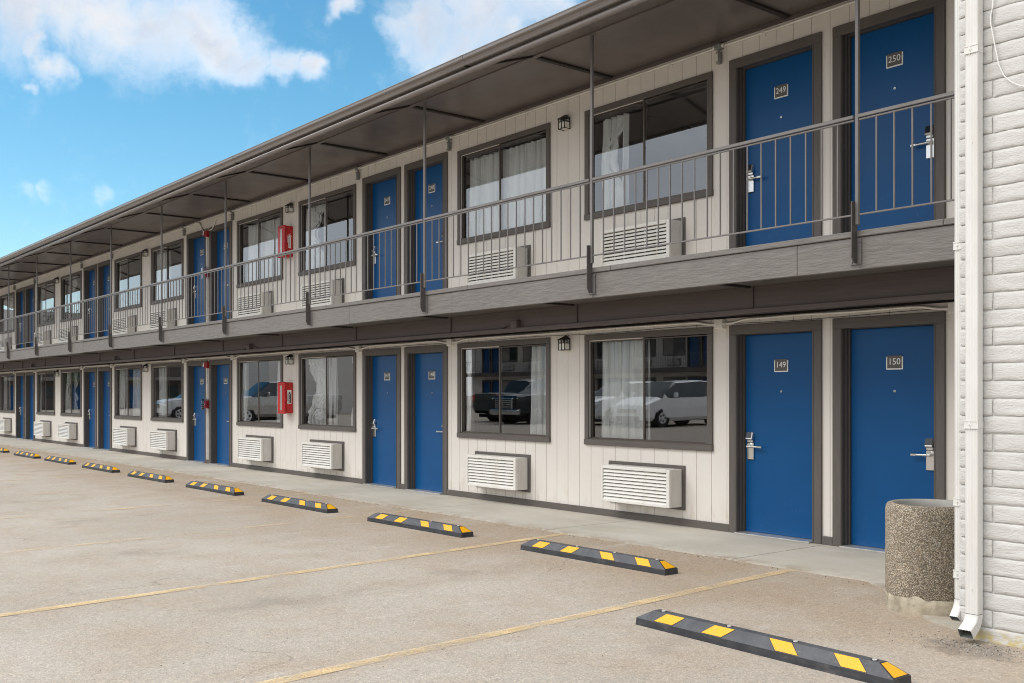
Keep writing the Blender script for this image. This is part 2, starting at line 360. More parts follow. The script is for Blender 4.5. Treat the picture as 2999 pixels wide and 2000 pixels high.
# ------------------------------------------------------------------ mesh helpers
class MB:
    def __init__(s): s.v = []; s.f = []; s.mi = []; s.mats = []; s.sm = []
    def mid(s, m):
        if m not in s.mats: s.mats.append(m)
        return s.mats.index(m)
    def add(s, vs, fs, m, smooth=False, mtx=None):
        o = len(s.v)
        for p in vs:
            p = Vector(p)
            if mtx is not None: p = mtx @ p
            s.v.append(p[:])
        k = s.mid(m)
        for f in fs: s.f.append([o + i for i in f]); s.mi.append(k); s.sm.append(smooth)
        return s
    def box(s, x0, x1, y0, y1, z0, z1, m, mtx=None):
        vs = [(x, y, z) for x in (x0, x1) for y in (y0, y1) for z in (z0, z1)]
        return s.add(vs, [(0, 1, 3, 2), (4, 6, 7, 5), (0, 4, 5, 1), (2, 3, 7, 6), (0, 2, 6, 4), (1, 5, 7, 3)], m, False, mtx)
    def cbox(s, x0, x1, y0, y1, z0, z1, m, c=.004, mtx=None):
        X, Y, Z = (x0, x1), (y0, y1), (z0, z1); cx = ((x0 + c, x1 - c), (y0 + c, y1 - c), (z0 + c, z1 - c))
        vs = []; idx = {}
        for i in (0, 1):
            for j in (0, 1):
                for k in (0, 1):
                    for a, p in (('x', (X[i], cx[1][j], cx[2][k])), ('y', (cx[0][i], Y[j], cx[2][k])), ('z', (cx[0][i], cx[1][j], Z[k]))):
                        idx[(i, j, k, a)] = len(vs); vs.append(p)
        g = lambda i, j, k, a: idx[(i, j, k, a)]
        fs = []
        for i in (0, 1):
            q = [g(i, 0, 0, 'x'), g(i, 1, 0, 'x'), g(i, 1, 1, 'x'), g(i, 0, 1, 'x')]; fs.append(q if i else q[::-1])
            q = [g(0, i, 0, 'y'), g(0, i, 1, 'y'), g(1, i, 1, 'y'), g(1, i, 0, 'y')]; fs.append(q if i else q[::-1])
            q = [g(0, 0, i, 'z'), g(1, 0, i, 'z'), g(1, 1, i, 'z'), g(0, 1, i, 'z')]; fs.append(q if i else q[::-1])
        for a in (0, 1):
            for b in (0, 1):
                q = [g(0, a, b, 'y'), g(1, a, b, 'y'), g(1, a, b, 'z'), g(0, a, b, 'z')]; fs.append(q if a == b else q[::-1])
                q = [g(a, 0, b, 'x'), g(a, 1, b, 'x'), g(a, 1, b, 'z'), g(a, 0, b, 'z')]; fs.append(q[::-1] if a == b else q)
                q = [g(a, b, 0, 'x'), g(a, b, 1, 'x'), g(a, b, 1, 'y'), g(a, b, 0, 'y')]; fs.append(q if a == b else q[::-1])
        for i in (0, 1):
            for j in (0, 1):
                for k in (0, 1):
                    q = [g(i, j, k, 'x'), g(i, j, k, 'y'), g(i, j, k, 'z')]; fs.append(q if (i + j + k) % 2 else q[::-1])
        return s.add(vs, fs, m, False, mtx)
    def extrude_x(s, prof, x0, x1, m, caps=True, smooth=False):
        n = len(prof); vs = [(x0, y, z) for y, z in prof] + [(x1, y, z) for y, z in prof]
        fs = [(i, (i + 1) % n, n + (i + 1) % n, n + i) for i in range(n)]
        if caps: fs += [tuple(range(n))[::-1], tuple(range(n, 2 * n))]
        return s.add(vs, fs, m, smooth)
    def prism(s, poly, z0, z1, m):
        n = len(poly); vs = [(x, y, z0) for x, y in poly] + [(x, y, z1) for x, y in poly]
        return s.add(vs, [(i, (i + 1) % n, n + (i + 1) % n, n + i) for i in range(n)] + [tuple(range(n))[::-1], tuple(range(n, 2 * n))], m)
    def tube(s, pts, r, m, n=8):
        pts = [Vector(p) for p in pts]; vs = []; fs = []; up = None
        for i, p in enumerate(pts):
            t = (pts[min(i + 1, len(pts) - 1)] - pts[max(i - 1, 0)]).normalized()
            if up is None: up = Vector((0, 0, 1)) if abs(t.z) < .9 else Vector((0, 1, 0))
            a = t.cross(up).normalized(); b = a.cross(t).normalized(); up = b
            for k in range(n):
                q = 2 * math.pi * k / n; vs.append(p + (a * math.cos(q) + b * math.sin(q)) * r)
        for i in range(len(pts) - 1):
            for k in range(n): fs.append((i * n + k, i * n + (k + 1) % n, (i + 1) * n + (k + 1) % n, (i + 1) * n + k))
        e = (len(pts) - 1) * n
        s.add(vs, fs, m, True); s.add(vs[:n], [tuple(range(n))[::-1]], m); s.add(vs[e:], [tuple(range(n))], m)
        return s
    def cyl(s, c, axis, r, h, m, n=20, r2=None):
        ax = Vector(axis).normalized(); q = Vector((0, 0, 1)).rotation_difference(ax).to_matrix().to_4x4(); M = Matrix.Translation(Vector(c)) @ q
        r2 = r if r2 is None else r2
        lo = [(r * math.cos(2 * math.pi * k / n), r * math.sin(2 * math.pi * k / n), 0) for k in range(n)]
        hi = [(r2 * math.cos(2 * math.pi * k / n), r2 * math.sin(2 * math.pi * k / n), h) for k in range(n)]
        s.add(lo + hi, [(k, (k + 1) % n, n + (k + 1) % n, n + k) for k in range(n)], m, True, M)
        s.add(lo, [tuple(range(n))[::-1]], m, False, M); s.add(hi, [tuple(range(n))], m, False, M)
        return s
    def lathe(s, prof, m, n=48, c=(0, 0, 0)):
        vs = []; fs = []
        for r, z in prof:
            for k in range(n): vs.append((c[0] + r * math.cos(2 * math.pi * k / n), c[1] + r * math.sin(2 * math.pi * k / n), c[2] + z))
        for i in range(len(prof) - 1):
            for k in range(n): fs.append((i * n + k, i * n + (k + 1) % n, (i + 1) * n + (k + 1) % n, (i + 1) * n + k))
        return s.add(vs, fs, m, True)
    def quad(s, a, b, c, d, m): return s.add([a, b, c, d], [(0, 1, 2, 3)], m)
    def text(s, txt, size, m, mtx, depth=0.0):
        cu = bpy.data.curves.new('lettering', 'FONT'); cu.body = txt; cu.size = size; cu.align_x = 'CENTER'; cu.align_y = 'CENTER'; cu.extrude = depth; cu.resolution_u = 3
        o = bpy.data.objects.new('lettering', cu); COL.objects.link(o)
        dg = bpy.context.evaluated_depsgraph_get(); me = bpy.data.meshes.new_from_object(o.evaluated_get(dg))
        s.add([v.co[:] for v in me.vertices], [tuple(p.vertices) for p in me.polygons], m, False, mtx)
        bpy.data.objects.remove(o); bpy.data.curves.remove(cu); bpy.data.meshes.remove(me); return s
    def build(s, name, parent=None, loc=(0, 0, 0), rotz=0, bevel=0):
        me = bpy.data.meshes.new(name); me.from_pydata(s.v, [], s.f)
        for m in s.mats: me.materials.append(MATS[m])
        me.polygons.foreach_set('material_index', s.mi); me.polygons.foreach_set('use_smooth', s.sm); me.update()
        o = bpy.data.objects.new(name, me); COL.objects.link(o); o.parent = parent; o.location = loc; o.rotation_euler = (0, 0, rotz)
        return o

def tag(o, label=None, cat=None, group=None, kind=None):
    if label: o['label'] = label
    if cat: o['category'] = cat
    if group: o['group'] = group
    if kind: o['kind'] = kind
    return o
def thing(name, label, cat, loc=(0, 0, 0), rotz=0, group=None):
    o = bpy.data.objects.new(name, None); COL.objects.link(o); o.location = loc; o.rotation_euler = (0, 0, rotz); o.empty_display_size = .1
    return tag(o, label, cat, group)
KIDS = {}
def kids(o): return [c for c in bpy.data.objects if c.parent == o]
def copy_tree(o, parent=None, loc=None, rotz=None, skip=()):
    c = o.copy(); COL.objects.link(c); c.parent = parent
    if loc is not None: c.location = loc
    if rotz is not None: c.rotation_euler = (0, 0, rotz)
    for ch in list(o.children):
        if ch.name.split('.')[0] in skip: continue
        copy_tree(ch, c, skip=skip)
    return c
UP2 = Matrix.Rotation(R(90), 4, 'X')      # text standing up, read from -Y

# ------------------------------------------------------------------ dimensions
WY = 8.6                  # face of the motel wall
PITCH = 7.55              # one pair of rooms
XR, XL = -3.12, -46.0     # ends of the wing
NM = 5
DZ_DOOR, DZ_WIN = 2.80, 2.75
FLOOR2 = 2.79
POST0, POSTP, NP = -4.70, 3.125, 12
PANEL0, PANELP = -6.24, 2.514

# ------------------------------------------------------------------ ground
mb = MB(); mb.quad((-160, -120, -.012), (60, -120, -.012), (60, 120, -.012), (-160, 120, -.012), 'asphalt')
tag(mb.build('parking_lot'), kind='structure')
def walkway():
    mb = MB(); edge = []
    x = XL
    while x < -4.5:
        edge.append((x, 7.2 + .022 * mn.noise(Vector((x * 2.1, 3, 0))) + .03 * mn.noise(Vector((x * .35, 9, 0))))); x += .16
    edge += [(-4.49, 7.195), (-4.17, 6.93), (-3.9, 6.68), (-3.48, 6.27), (-3.18, 6.12), (XR, 6.06)]
    joints = sorted([-5.822 - 2.53 * k for k in range(17) if -5.822 - 2.53 * k > XL])
    cuts = [XL] + joints + [XR]
    def ey(xx):
        for a, b in zip(edge, edge[1:]):
            if a[0] <= xx <= b[0]: return a[1] + (b[1] - a[1]) * (xx - a[0]) / (b[0] - a[0])
        return edge[0][1]
    for i in range(len(cuts) - 1):
        a, b = cuts[i] + .006, cuts[i + 1] - .006
        pts = [(a, ey(a))] + [p for p in edge if a < p[0] < b] + [(b, ey(b))]
        pts += [(b, WY + .3), (a, WY + .3)]
        mb.prism(pts, -.05, 0.0, 'walk_concrete')
    tag(mb.build('walkway'), kind='structure')
walkway()
def line(xa, ya, xb, yb, m, w=.10):
    d = Vector((xb - xa, yb - ya)); n = Vector((-d.y, d.x)).normalized() * w / 2
    mb = MB(); N = 14; vs = []; fs = []
    for i in range(N + 1):
        t = i / N; p = Vector((xa, ya)) + d * t + n * .25 * mn.noise(Vector((xa, t * 4, 1)))
        vs += [(p.x - n.x, p.y - n.y, -.007), (p.x + n.x, p.y + n.y, -.007)]
    fs = [(2 * i, 2 * i + 2, 2 * i + 3, 2 * i + 1) for i in range(N)]
    mb.add(vs, fs, m); tag(mb.build('parking_line'), kind='structure')
line(-5.19, 7.17, -4.74, 1.4, 'line_paint_fresh'); line(-8.02, 7.17, -7.34, 1.1, 'line_paint_fresh'); line(-10.86, 7.17, -10.2, 1.2, 'line_paint_worn')
for k in range(3, 11):
    line(-5.19 - 2.83 * k, 7.17, -4.55 - 2.83 * k, 1.3, 'line_paint_worn' if k < 6 and k % 2 else 'line_paint_faint')

# ------------------------------------------------------------------ the motel wing
motel = thing('motel_building', 'long two storey motel wing with cream siding, brown trim and blue doors', 'building', (0, 0, 0))

def module_openings(k):
    dx = -PITCH * k
    lo = [(-6.985 + dx + .09, -5.855 + dx - .09, 0, 2.185 - .09), (-5.73 + dx + .09, -4.60 + dx - .09, 0, 2.185 - .09),
          (-9.225 + dx + .08, -7.215 + dx - .08, .845 + .08, 2.185 - .08)]
    if k < NM: lo.append((-11.89 + dx + .08, -9.89 + dx - .08, .845 + .08, 2.185 - .08))
    hi = []
    for i, o in enumerate(lo):
        dz = DZ_DOOR if i < 2 else DZ_WIN
        hi.append((o[0], o[1], max(o[2] + dz, FLOOR2 - .1), o[3] + dz))
    return lo, hi
def siding(name, z0, z1, holes):
    mb = MB(); g0, gp, gw = -4.72, .21, .007
    bps = set([XL, XR]); groove = []
    x = g0 + 8 * gp
    while x > XL:
        if x < XR: groove.append(x); bps.add(x - gw / 2); bps.add(x + gw / 2)
        x -= gp
    for h in holes: bps.add(h[0]); bps.add(h[1])
    bps = sorted(b for b in bps if XL <= b <= XR)
    for a, b in zip(bps, bps[1:]):
        if b - a < 1e-5: continue
        mid = (a + b) / 2; isg = any(abs(mid - g) < gw / 2 for g in groove)
        y = WY + .007 if isg else WY
        segs = [(z0, z1)]
        for h in holes:
            if h[0] < mid < h[1]:
                ns = []
                for s0, s1 in segs:
                    if h[2] > s0: ns.append((s0, min(h[2], s1)))
                    if h[3] < s1: ns.append((max(h[3], s0), s1))
                segs = [q for q in ns if q[1] - q[0] > .001]
        for s0, s1 in segs:
            mb.quad((a, y, s0), (b, y, s0), (b, y, s1), (a, y, s1), 'siding_paint')
            if isg:
                mb.quad((a, WY, s0), (a, y, s0), (a, y, s1), (a, WY, s1), 'siding_paint')
                mb.quad((b, y, s0), (b, WY, s0), (b, WY, s1), (b, y, s1), 'siding_paint')
    return mb.build(name, motel)
LO, HI = [], []
for k in range(NM):
    l, h = module_openings(k); LO += l; HI += h
siding('wall', -.02, 2.5, LO); siding('wall', 2.7, 5.26, HI)

# rooms behind the openings
def rooms():
    for z0, z1 in ((0.0, 2.42), (2.80, 5.2)):
        mb = MB()
        for k in range(NM):
            for (xa, xb) in ((-5.795 - PITCH * k, -4.3 - PITCH * k + (1.1 if k == 0 else 2.26 - .02)), (-9.57 - PITCH * k, -5.795 - PITCH * k - .02)):
                pass
        cuts = [XR - .05]
        for k in range(NM): cuts += [-5.792 - PITCH * k, -9.56 - PITCH * k]
        cuts.append(-12.3 - PITCH * (NM - 1))
        for a, b in zip(cuts[1:], cuts):
            x0, x1, y0, y1 = a + .01, b - .01, WY + .19, WY + 4.2
            mb.quad((x0, y1, z0), (x1, y1, z0), (x1, y1, z1), (x0, y1, z1), 'room_paint')
            mb.quad((x0, y0, z0), (x0, y1, z0), (x0, y1, z1), (x0, y0, z1), 'room_paint')
            mb.quad((x1, y1, z0), (x1, y0, z0), (x1, y0, z1), (x1, y1, z1), 'room_paint')
            mb.quad((x0, y0, z1), (x0, y1, z1), (x1, y1, z1), (x1, y0, z1), 'plate_white')
            mb.quad((x0, y0, z0 + .002), (x1, y0, z0 + .002), (x1, y1, z0 + .002), (x0, y1, z0 + .002), 'room_carpet')
        mb.build('room_interior', motel)
rooms()

# ---------------- doors
def make_door(x0, z0, num, odd):
    """x0 = outer left edge of the casing; local origin at the door's foot"""
    o = (x0, WY, z0)
    w = .87; sx = .13
    d = MB(); d.cbox(sx, sx + w, .095, .138, .018, 2.078, 'door_blue', .003)
    door = d.build('door', motel, o)
    f = MB(); T = 2.185; t = .1
    f.cbox(0, t, -.026, .0, 0, T - t, 'trim_paint', .004); f.cbox(1.13 - t, 1.13, -.026, .0, 0, T - t, 'trim_paint', .004)
    f.cbox(0, 1.13, -.027, .0, T - t, T, 'trim_paint_level', .004)
    f.box(t - .012, t - .004, -.032, -.026, 0, T - t + .008, 'trim_paint'); f.box(1.13 - t + .004, 1.13 - t + .012, -.032, -.026, 0, T - t + .008, 'trim_paint')
    # stepped jamb and stop
    for (a, b, y0, y1) in ((.088, .104, -.004, .15), (.104, .116, .035, .15), (.116, .1285, .07, .15)):
        f.box(a, b, y0, y1, 0, 2.105, 'door_jamb'); f.box(1.13 - b, 1.13 - a, y0, y1, 0, 2.105, 'door_jamb')
    for (a, b, y0, y1) in ((2.086, 2.102, -.004, .15), (2.080, 2.086, .05, .15)):
        f.box(.128, 1.002, y0, y1, a, b, 'door_jamb')
    f.build('door_frame', door)
    s = MB(); s.cbox(.104, 1.026, -.075, .11, 0.0, .016, 'metal_sill', .004); s.build('threshold', door)
    # number plate
    p = MB(); px = sx + w / 2 + (.015 if odd else .02); pz = 1.75; y = .095
    p.cbox(px - .073, px + .073, y - .010, y, pz - .052, pz + .066, 'plate_dark', .001)
    for a, b, c, e in ((-.0835, -.073, -.0635, .056), (.073, .0835, -.0635, .056), (-.073, .073, -.0635, -.0525)):
        p.box(px + a, px + b, y - .008, y, pz + c, pz + e, 'plate_white')
    p.text(num, .084, 'plate_white', Matrix.Translation((px, y - .0108, pz + .008)) @ UP2)
    p.build('number_plate', door)
    q = MB(); q.cyl((px + .0, y, 1.487), (0, -1, 0), .011, .006, 'lever_metal', 14); q.cyl((px, y - .006, 1.487), (0, -1, 0), .005, .001, 'reader_black', 10); q.build('peephole', door)
    # lock: plate, card reader head, lever; built for the left edge, mirrored for the right
    k = MB(); sg = 1
    k.cbox(-.0415, .0415, -.022, 0, -.135, .045, 'chrome', .006); k.cyl((0, -.012, .012), (0, -1, 0), .024, .03, 'lever_metal', 18)
    k.cbox(-.036, .036, -.03, 0, .045, .075, 'lever_metal', .006)
    hd = Matrix.Translation((0, -.018, .112)) @ Matrix.Rotation(R(-14), 4, 'X')
    k.cbox(-.041, .041, -.028, .02, -.042, .042, 'chrome', .008, hd); k.box(-.033, .033, -.030, -.0275, -.027, .035, 'reader_black', hd)
    k.cyl((-.018, -.05, 0.003), (1, 0, 0), .0125, .135, 'lever_metal', 14, .010); k.cbox(.115, .17, -.062, -.045, -.009, .014, 'lever_metal', .004)
    lk = k.build('lock', door)
    lk.location = (sx + .069 if odd else sx + w - .06, .095, .908)
    if not odd: lk.scale = (-1, 1, 1)
    return door
DOORS = {}
for fl in (0, 1):
    for k in range(NM):
        for odd in (True, False):
            num = (100 if fl == 0 else 200) + (49 if odd else 50) - 2 * k
            DOORS[num] = make_door((-6.985 if odd else -5.73) - PITCH * k, fl * DZ_DOOR, str(num), odd)
            DOORS[num]['label'] = 'blue motel door number %d with card lock' % num

# ---------------- windows
def curtain(mb, xa, xb, z0, z1, y, seed, tie=None):
    """pleated cloth between xa and xb; tie = fraction of the width left at the foot or the waist"""
    n = max(10, int((xb - xa) / .011)); rows = 14; vs = []; fs = []
    for r in range(rows + 1):
        t = r / rows; z = z1 + (z0 - z1) * t
        for i in range(n + 1):
            u = i / n; x = xa + (xb - xa) * u
            if tie == 'left': x = xa + (x - xa) * (1 - .45 * math.sin(min(1, t * 1.25) * math.pi / 1) ** 2 * .9)
            if tie == 'right': x = xb - (xb - x) * (1 - .45 * math.sin(min(1, t * 1.25) * math.pi) ** 2 * .9)
            if tie == 'taper': x = xa + (x - xa) * (1 - .25 * t)
            ph = (x - xa) * 58 + seed + 1.6 * mn.noise(Vector((u * 5, seed, t * 1.2)))
            x += .013 * math.sin(2 * ph + .6) * (1 if 0 < i < n else 0); yy = y + (.052 * math.sin(ph) + .014 * math.sin(2.7 * ph + seed)) * (.6 + .4 * t) + .010 * mn.noise(Vector((u * 9, t * 3, seed)))
            vs.append((x, yy, z))
    for r in range(rows):
        for i in range(n):
            a = r * (n + 1) + i; fs.append((a, a + 1, a + n + 2, a + n + 1))
    mb.add(vs, fs, 'curtain_cloth', True)

def make_window(x0, zoff, label, curt, W_=2.01, split=.49):
    o = (x0, WY, .845 + zoff); H = 1.34; t = .070
    f = MB()
    f.cbox(0, t, -.026, 0, t, H - t, 'trim_paint', .004); f.cbox(W_ - t, W_, -.026, 0, t, H - t, 'trim_paint', .004)
    f.cbox(0, W_, -.027, 0, H - t, H, 'trim_paint_level', .004); f.cbox(-.004, W_ + .004, -.034, 0, 0, t, 'trim_paint_level', .005)
    for a, b, c, d in ((t - .014, t, t - .014, H - t + .014), (W_ - t, W_ - t + .014, t - .014, H - t + .014), (t, W_ - t, H - t, H - t + .014), (t, W_ - t, t - .014, t)):
        f.box(a, b, -.004, .15, c, d, 'trim_paint')
    win = f.build('window', motel, o); win['label'] = label
    s = MB(); a, b, c, e = t, W_ - t, t, H - t; fw = .022; mid = a + (b - a) * split
    def ring(x0_, x1_, y0_, y1_):
        s.box(x0_, x1_, y0_, y1_, e - fw, e, 'bronze_frame'); s.box(x0_, x1_, y0_, y1_, c, c + fw, 'bronze_frame')
        s.box(x0_, x0_ + fw, y0_, y1_, c + fw, e - fw, 'bronze_frame'); s.box(x1_ - fw, x1_, y0_, y1_, c + fw, e - fw, 'bronze_frame')
    ring(a, mid + .018, .024, .040); ring(mid - .018, b, .000, .018)
    s.box(a, b, -.008, .0, c, c + .012, 'bronze_frame')
    s.build('sash', win)
    for (x1, x2, yy) in ((a + fw, mid + .018 - fw, .032), (mid - .018 + fw, b - fw, .009)):
        p = MB(); ln = 0 if zoff else .0034; p.quad((x1, yy + ln, c + fw), (x2, yy + ln, c + fw), (x2, yy - ln, e - fw), (x1, yy - ln, e - fw), 'window_glass'); p.build('pane', win)
    for i, cu in enumerate(curt):
        m = MB(); xa = a + (b - a) * cu[0]; xb = a + (b - a) * cu[1]
        curtain(m, xa, xb, c - .12, e - (.06 if zoff else .02), .108 + .012 * (i % 2), x0 * 3 + i * 2.3 + zoff, cu[2] if len(cu) > 2 else None)
        m.build('curtain', win)
    return win
CUR = {  # (floor, module, side): curtains as fractions of the glass from its left edge
 (0,0,'R'): [(.08,.47)], (0,0,'L'): [(.0,.08),(.78,1.0)], (0,1,'R'): [(.03,.46,'right'),(.5,.56,'taper'),(.88,1.0,'right')], (0,1,'L'): [(0,.08),(.80,1.0)],
 (0,2,'R'): [(.1,.40)], (0,2,'L'): [(0,.30),(.55,.98)], (0,3,'R'): [(.08,.33,'left'),(.45,.62,'left'),(.88,1)], (0,3,'L'): [(0,.07)], (0,4,'R'): [(.05,.4)], (0,4,'L'): [(.6,1)],
 (1,0,'R'): [(.06,.27,'left'),(.25,.29)], (1,0,'L'): [(.06,.5),(.5,1.0)], (1,1,'R'): [(.02,.36,'left'),(.36,.39)], (1,1,'L'): [(.12,.48),(.45,.95)],
 (1,2,'R'): [(.05,.42)], (1,2,'L'): [(0,.06)], (1,3,'R'): [(.40,.60,'left')], (1,3,'L'): [(0,.1)], (1,4,'R'): [(.1,.7)], (1,4,'L'): [(.1,.9)]}
for fl in (0, 1):
    for k in range(NM):
        base = 149 + 100 * fl - 2 * k
        for sd_, xo in (('R', -9.225), ('L', -11.89)):
            make_window(xo - PITCH * k, fl * DZ_WIN, 'sliding window %s door %d' % (('left of', base) if sd_ == 'R' else ('right of', base - 1)), CUR[(fl, k, sd_)], split=.49 if sd_ == 'R' else .475)

# ---------------- skirting, soffit, eaves, roof
def skirting():
    mb = MB(); spans = [(-7.215 - .0, None)]
    xs = [XR]
    for k in range(NM):
        xs += [-4.60 - PITCH * k, -5.73 - PITCH * k, -5.855 - PITCH * k, -6.985 - PITCH * k]
    xs.append(XL)
    for a, b in zip(xs[::2], xs[1::2]): mb.cbox(b + .002, a - .002, WY - .022, WY + .0, -.01, .082, 'trim_paint_level', .004)
    mb.build('skirting_board', motel)
skirting()
def eaves():
    mb = MB()
    mb.add([(XL, WY + .05, 5.246), (XR, WY + .05, 5.246), (XR, 7.40, 5.246), (XL, 7.40, 5.246)], [(0, 1, 2, 3)], 'soffit_paint')
    mb.box(XL, XR, 7.345, 7.40, 5.222, 5.29, 'soffit_paint')
    mb.add([(XL, 7.345, 5.24), (XR, 7.345, 5.24), (XR, 6.775, 5.046), (XL, 6.775, 5.046)], [(0, 1, 2, 3)], 'soffit_paint')
    mb.build('soffit', motel)
    for k in range(16):
        x = PANEL0 - PANELP * k
        b = MB(); b.box(x - .03, x + .03, 7.40, WY, 5.222, 5.2455, 'batten_dark'); b.build('soffit_batten', motel)
        b = MB(); b.add([(x - .022, 7.344, 5.2385), (x + .022, 7.344, 5.2385), (x + .022, 6.80, 5.0535), (x - .022, 6.80, 5.0535),
                         (x - .022, 7.344, 5.218), (x + .022, 7.344, 5.218), (x + .022, 6.80, 5.033), (x - .022, 6.80, 5.033)],
                        [(0, 1, 2, 3), (7, 6, 5, 4), (0, 3, 7, 4), (1, 5, 6, 2), (0, 4, 5, 1), (2, 6, 7, 3)], 'batten_dark'); b.build('soffit_batten', motel)
    t = MB(); t.cbox(XL, XR, WY - .03, WY, 5.205, 5.245, 'beam_paint', .004); t.build('wall_top_trim', motel)
    # rolled drip edge under the gutter
    r = MB(); pr = [(6.765 + .034 * math.cos(a), 5.052 + .034 * math.sin(a)) for a in [math.pi * 2 * i / 16 for i in range(16)]]
    r.extrude_x(pr, XL, XR, 'gutter_metal', smooth=True); r.build('drip_edge', motel)
    f = MB(); f.box(XL, XR, 6.77, 6.795, 5.07, 5.22, 'gutter_metal'); f.build('eave_board', motel)
    g = MB()
    pr = [(6.768, 5.205), (6.768, 5.098), (6.712, 5.098), (6.700, 5.104), (6.694, 5.125), (6.682, 5.142), (6.662, 5.150), (6.652, 5.160), (6.650, 5.188), (6.645, 5.190), (6.645, 5.198), (6.660, 5.200), (6.662, 5.165), (6.700, 5.145), (6.712, 5.110), (6.760, 5.108), (6.760, 5.205)]
    cuts = [XL] + sorted([-9.15 - 6.1 * k for k in range(6)]) + [XR]
    for a, b in zip(cuts, cuts[1:]):
        g.extrude_x(pr, a + .001, b - .001, 'gutter_metal')
    for x in cuts[1:-1]:
        g.extrude_x([(y + (-.003 if y < 6.7 else 0), z) for y, z in pr], x - .03, x + .03, 'gutter_metal')
    g.build('gutter', motel)
    rf = MB()
    rf.add([(XL, 6.72, 5.215), (XR, 6.72, 5.215), (XR, 13.5, 6.55), (XL, 13.5, 6.55), (XL, 20.3, 5.2), (XR, 20.3, 5.2)], [(0, 1, 2, 3), (3, 2, 5, 4)], 'roof_shingle')
    rf.build('roof', motel)
    ew = MB(); ew.quad((XL, WY, 0), (XL, 20, 0), (XL, 20, 5.2), (XL, WY, 5.2), 'siding_paint'); ew.quad((XL, 20, 0), (XR, 20, 0), (XR, 20, 5.2), (XL, 20, 5.2), 'siding_paint'); ew.build('end_wall', motel)
eaves()

# ---------------- balcony structure
def balcony():
    dk = MB(); dk.box(XL, XR, 7.47, WY + .02, 2.50, 2.784, 'deck_underside'); dk.box(XL, XR, 7.505, WY + .02, 2.785, 2.791, 'walk_concrete'); dk.build('balcony_deck', motel)  # pale unseen deck top, added to bounce light onto the upper wall
    nb = MB(); fb = MB()
    js = sorted([-5.305 - 2.545 * k for k in range(16)])
    cuts = [XL] + js + [XR]
    for i, (a, b) in enumerate(zip(cuts, cuts[1:])):
        dy = random.uniform(-.004, .004); dz = random.uniform(-.004, .003)
        fb.cbox(a + .0015, b - .0015, 7.42 + dy, 7.468, 2.475 + dz, 2.733, 'fascia_paint', .004)
    x = XL
    while x < XR - .01:
        e = min(XR, x + random.uniform(2.4, 3.6)); nb.cbox(x, e - .003, 7.402 + random.uniform(-.004, .004), 7.50, 2.736, 2.788 + random.uniform(-.003, .003), 'fascia_paint', .006); x = e
    fb.build('balcony_fascia', motel); nb.build('balcony_edge_strip', motel)
    bm = MB(); bm.cbox(XL, XR, 8.03, 8.10, 2.285, 2.502, 'beam_paint', .004); bm.cbox(XL, XR, 7.985, 8.13, 2.240, 2.287, 'beam_paint', .006)
    bm.build('balcony_beam', motel)
    for k in range(16):
        x = PANEL0 - PANELP * k
        s = MB(); s.box(x - .006, x + .004, 8.012, 8.032, 2.29, 2.50, 'beam_paint'); s.build('stiffener_plate', motel)
        s = MB(); s.box(x - .022, x + .022, 7.474, 7.96, 2.478, 2.501, 'batten_dark'); s.build('outrigger', motel)
    st = MB(); st.box(XL, XR, WY - .042, WY - .001, 2.262, 2.50, 'black_gap'); st.build('shade_strip', motel)  # black strip painting in the shade between the beam and the wall
balcony()

# ------------------------------------------------------------------ balcony posts and railings
ORD = ['first', 'second', 'third', 'fourth', 'fifth', 'sixth', 'seventh', 'eighth', 'ninth', 'tenth', 'eleventh', 'twelfth', 'thirteenth']
def make_post():
    t = thing('balcony_post', 'thin brown steel balcony post, first from the white brick wall', 'post', (POST0, 7.385, 2.5), 0, 'thin posts along the balcony')
    p = MB(); p.cbox(-.015, .015, -.015, .015, .33, 2.722, 'rail_paint', .003); p.build('pole', t)
    c = MB(); c.box(-.045, .045, -.028, .012, 2.716, 2.7225, 'rail_paint'); c.build('cap_plate', t)
    f = MB(); pr = [(-.055, .075), (-.025, .02), (.022, .02), (.022, .52), (-.048, .52), (-.055, .51)]
    n = len(pr); vs = [(-.026, y, z) for y, z in pr] + [(-.016, y, z) for y, z in pr]
    f.add(vs, [(i, (i + 1) % n, n + (i + 1) % n, n + i) for i in range(n)] + [tuple(range(n))[::-1], tuple(range(n, 2 * n))], 'dark_steel'); f.build('bracket_fin', t)
    b = MB(); b.cbox(-.082, .02, .022, .031, .012, .222, 'rail_paint', .002); b.build('base_plate', t)
    for xx in (-.066, .004):
        for zz in (.032, .2):
            q = MB(); q.cyl((xx, .022, zz), (0, -1, 0), .009, .008, 'rail_paint', 8); q.build('bolt', t)
    return t
post = make_post()
for k in range(NP):
    o = post if k == 0 else copy_tree(post, None, (POST0 - POSTP * k, 7.385, 2.5))
    tag(o, 'thin brown steel balcony post, %s from the white brick wall' % ORD[k], 'post', 'thin posts along the balcony')
def make_rail(x0, x1, n, label):
    t = thing('balcony_railing', label, 'railing', (x0, 7.385, 2.905), 0, 'balcony railing sections between posts')
    L = x1 - x0
    a = MB(); a.cbox(0, L, -.02, .02, .788, .818, 'rail_paint', .004); a.cbox(0, L, -.008, .010, .768, .784, 'rail_paint', .003); a.build('top_rail', t)
    b = MB(); b.cbox(0, L, -.006, .008, 0, .015, 'rail_paint', .003); b.build('bottom_rail', t)
    for i in range(1, n + 1):
        m = MB(); m.cbox(-.0062, .0062, -.0062, .0062, .014, .77, 'rail_paint', .0015)
        o = m.build('baluster', t, (L * i / (n + 1), .001, 0)) if i == 1 else None
        if o is not None: first = o
        else:
            c = first.copy(); COL.objects.link(c); c.parent = t; c.location = (L * i / (n + 1), .001, 0); c.rotation_euler = (0, R(random.uniform(-.12, .12)), 0)
    return t
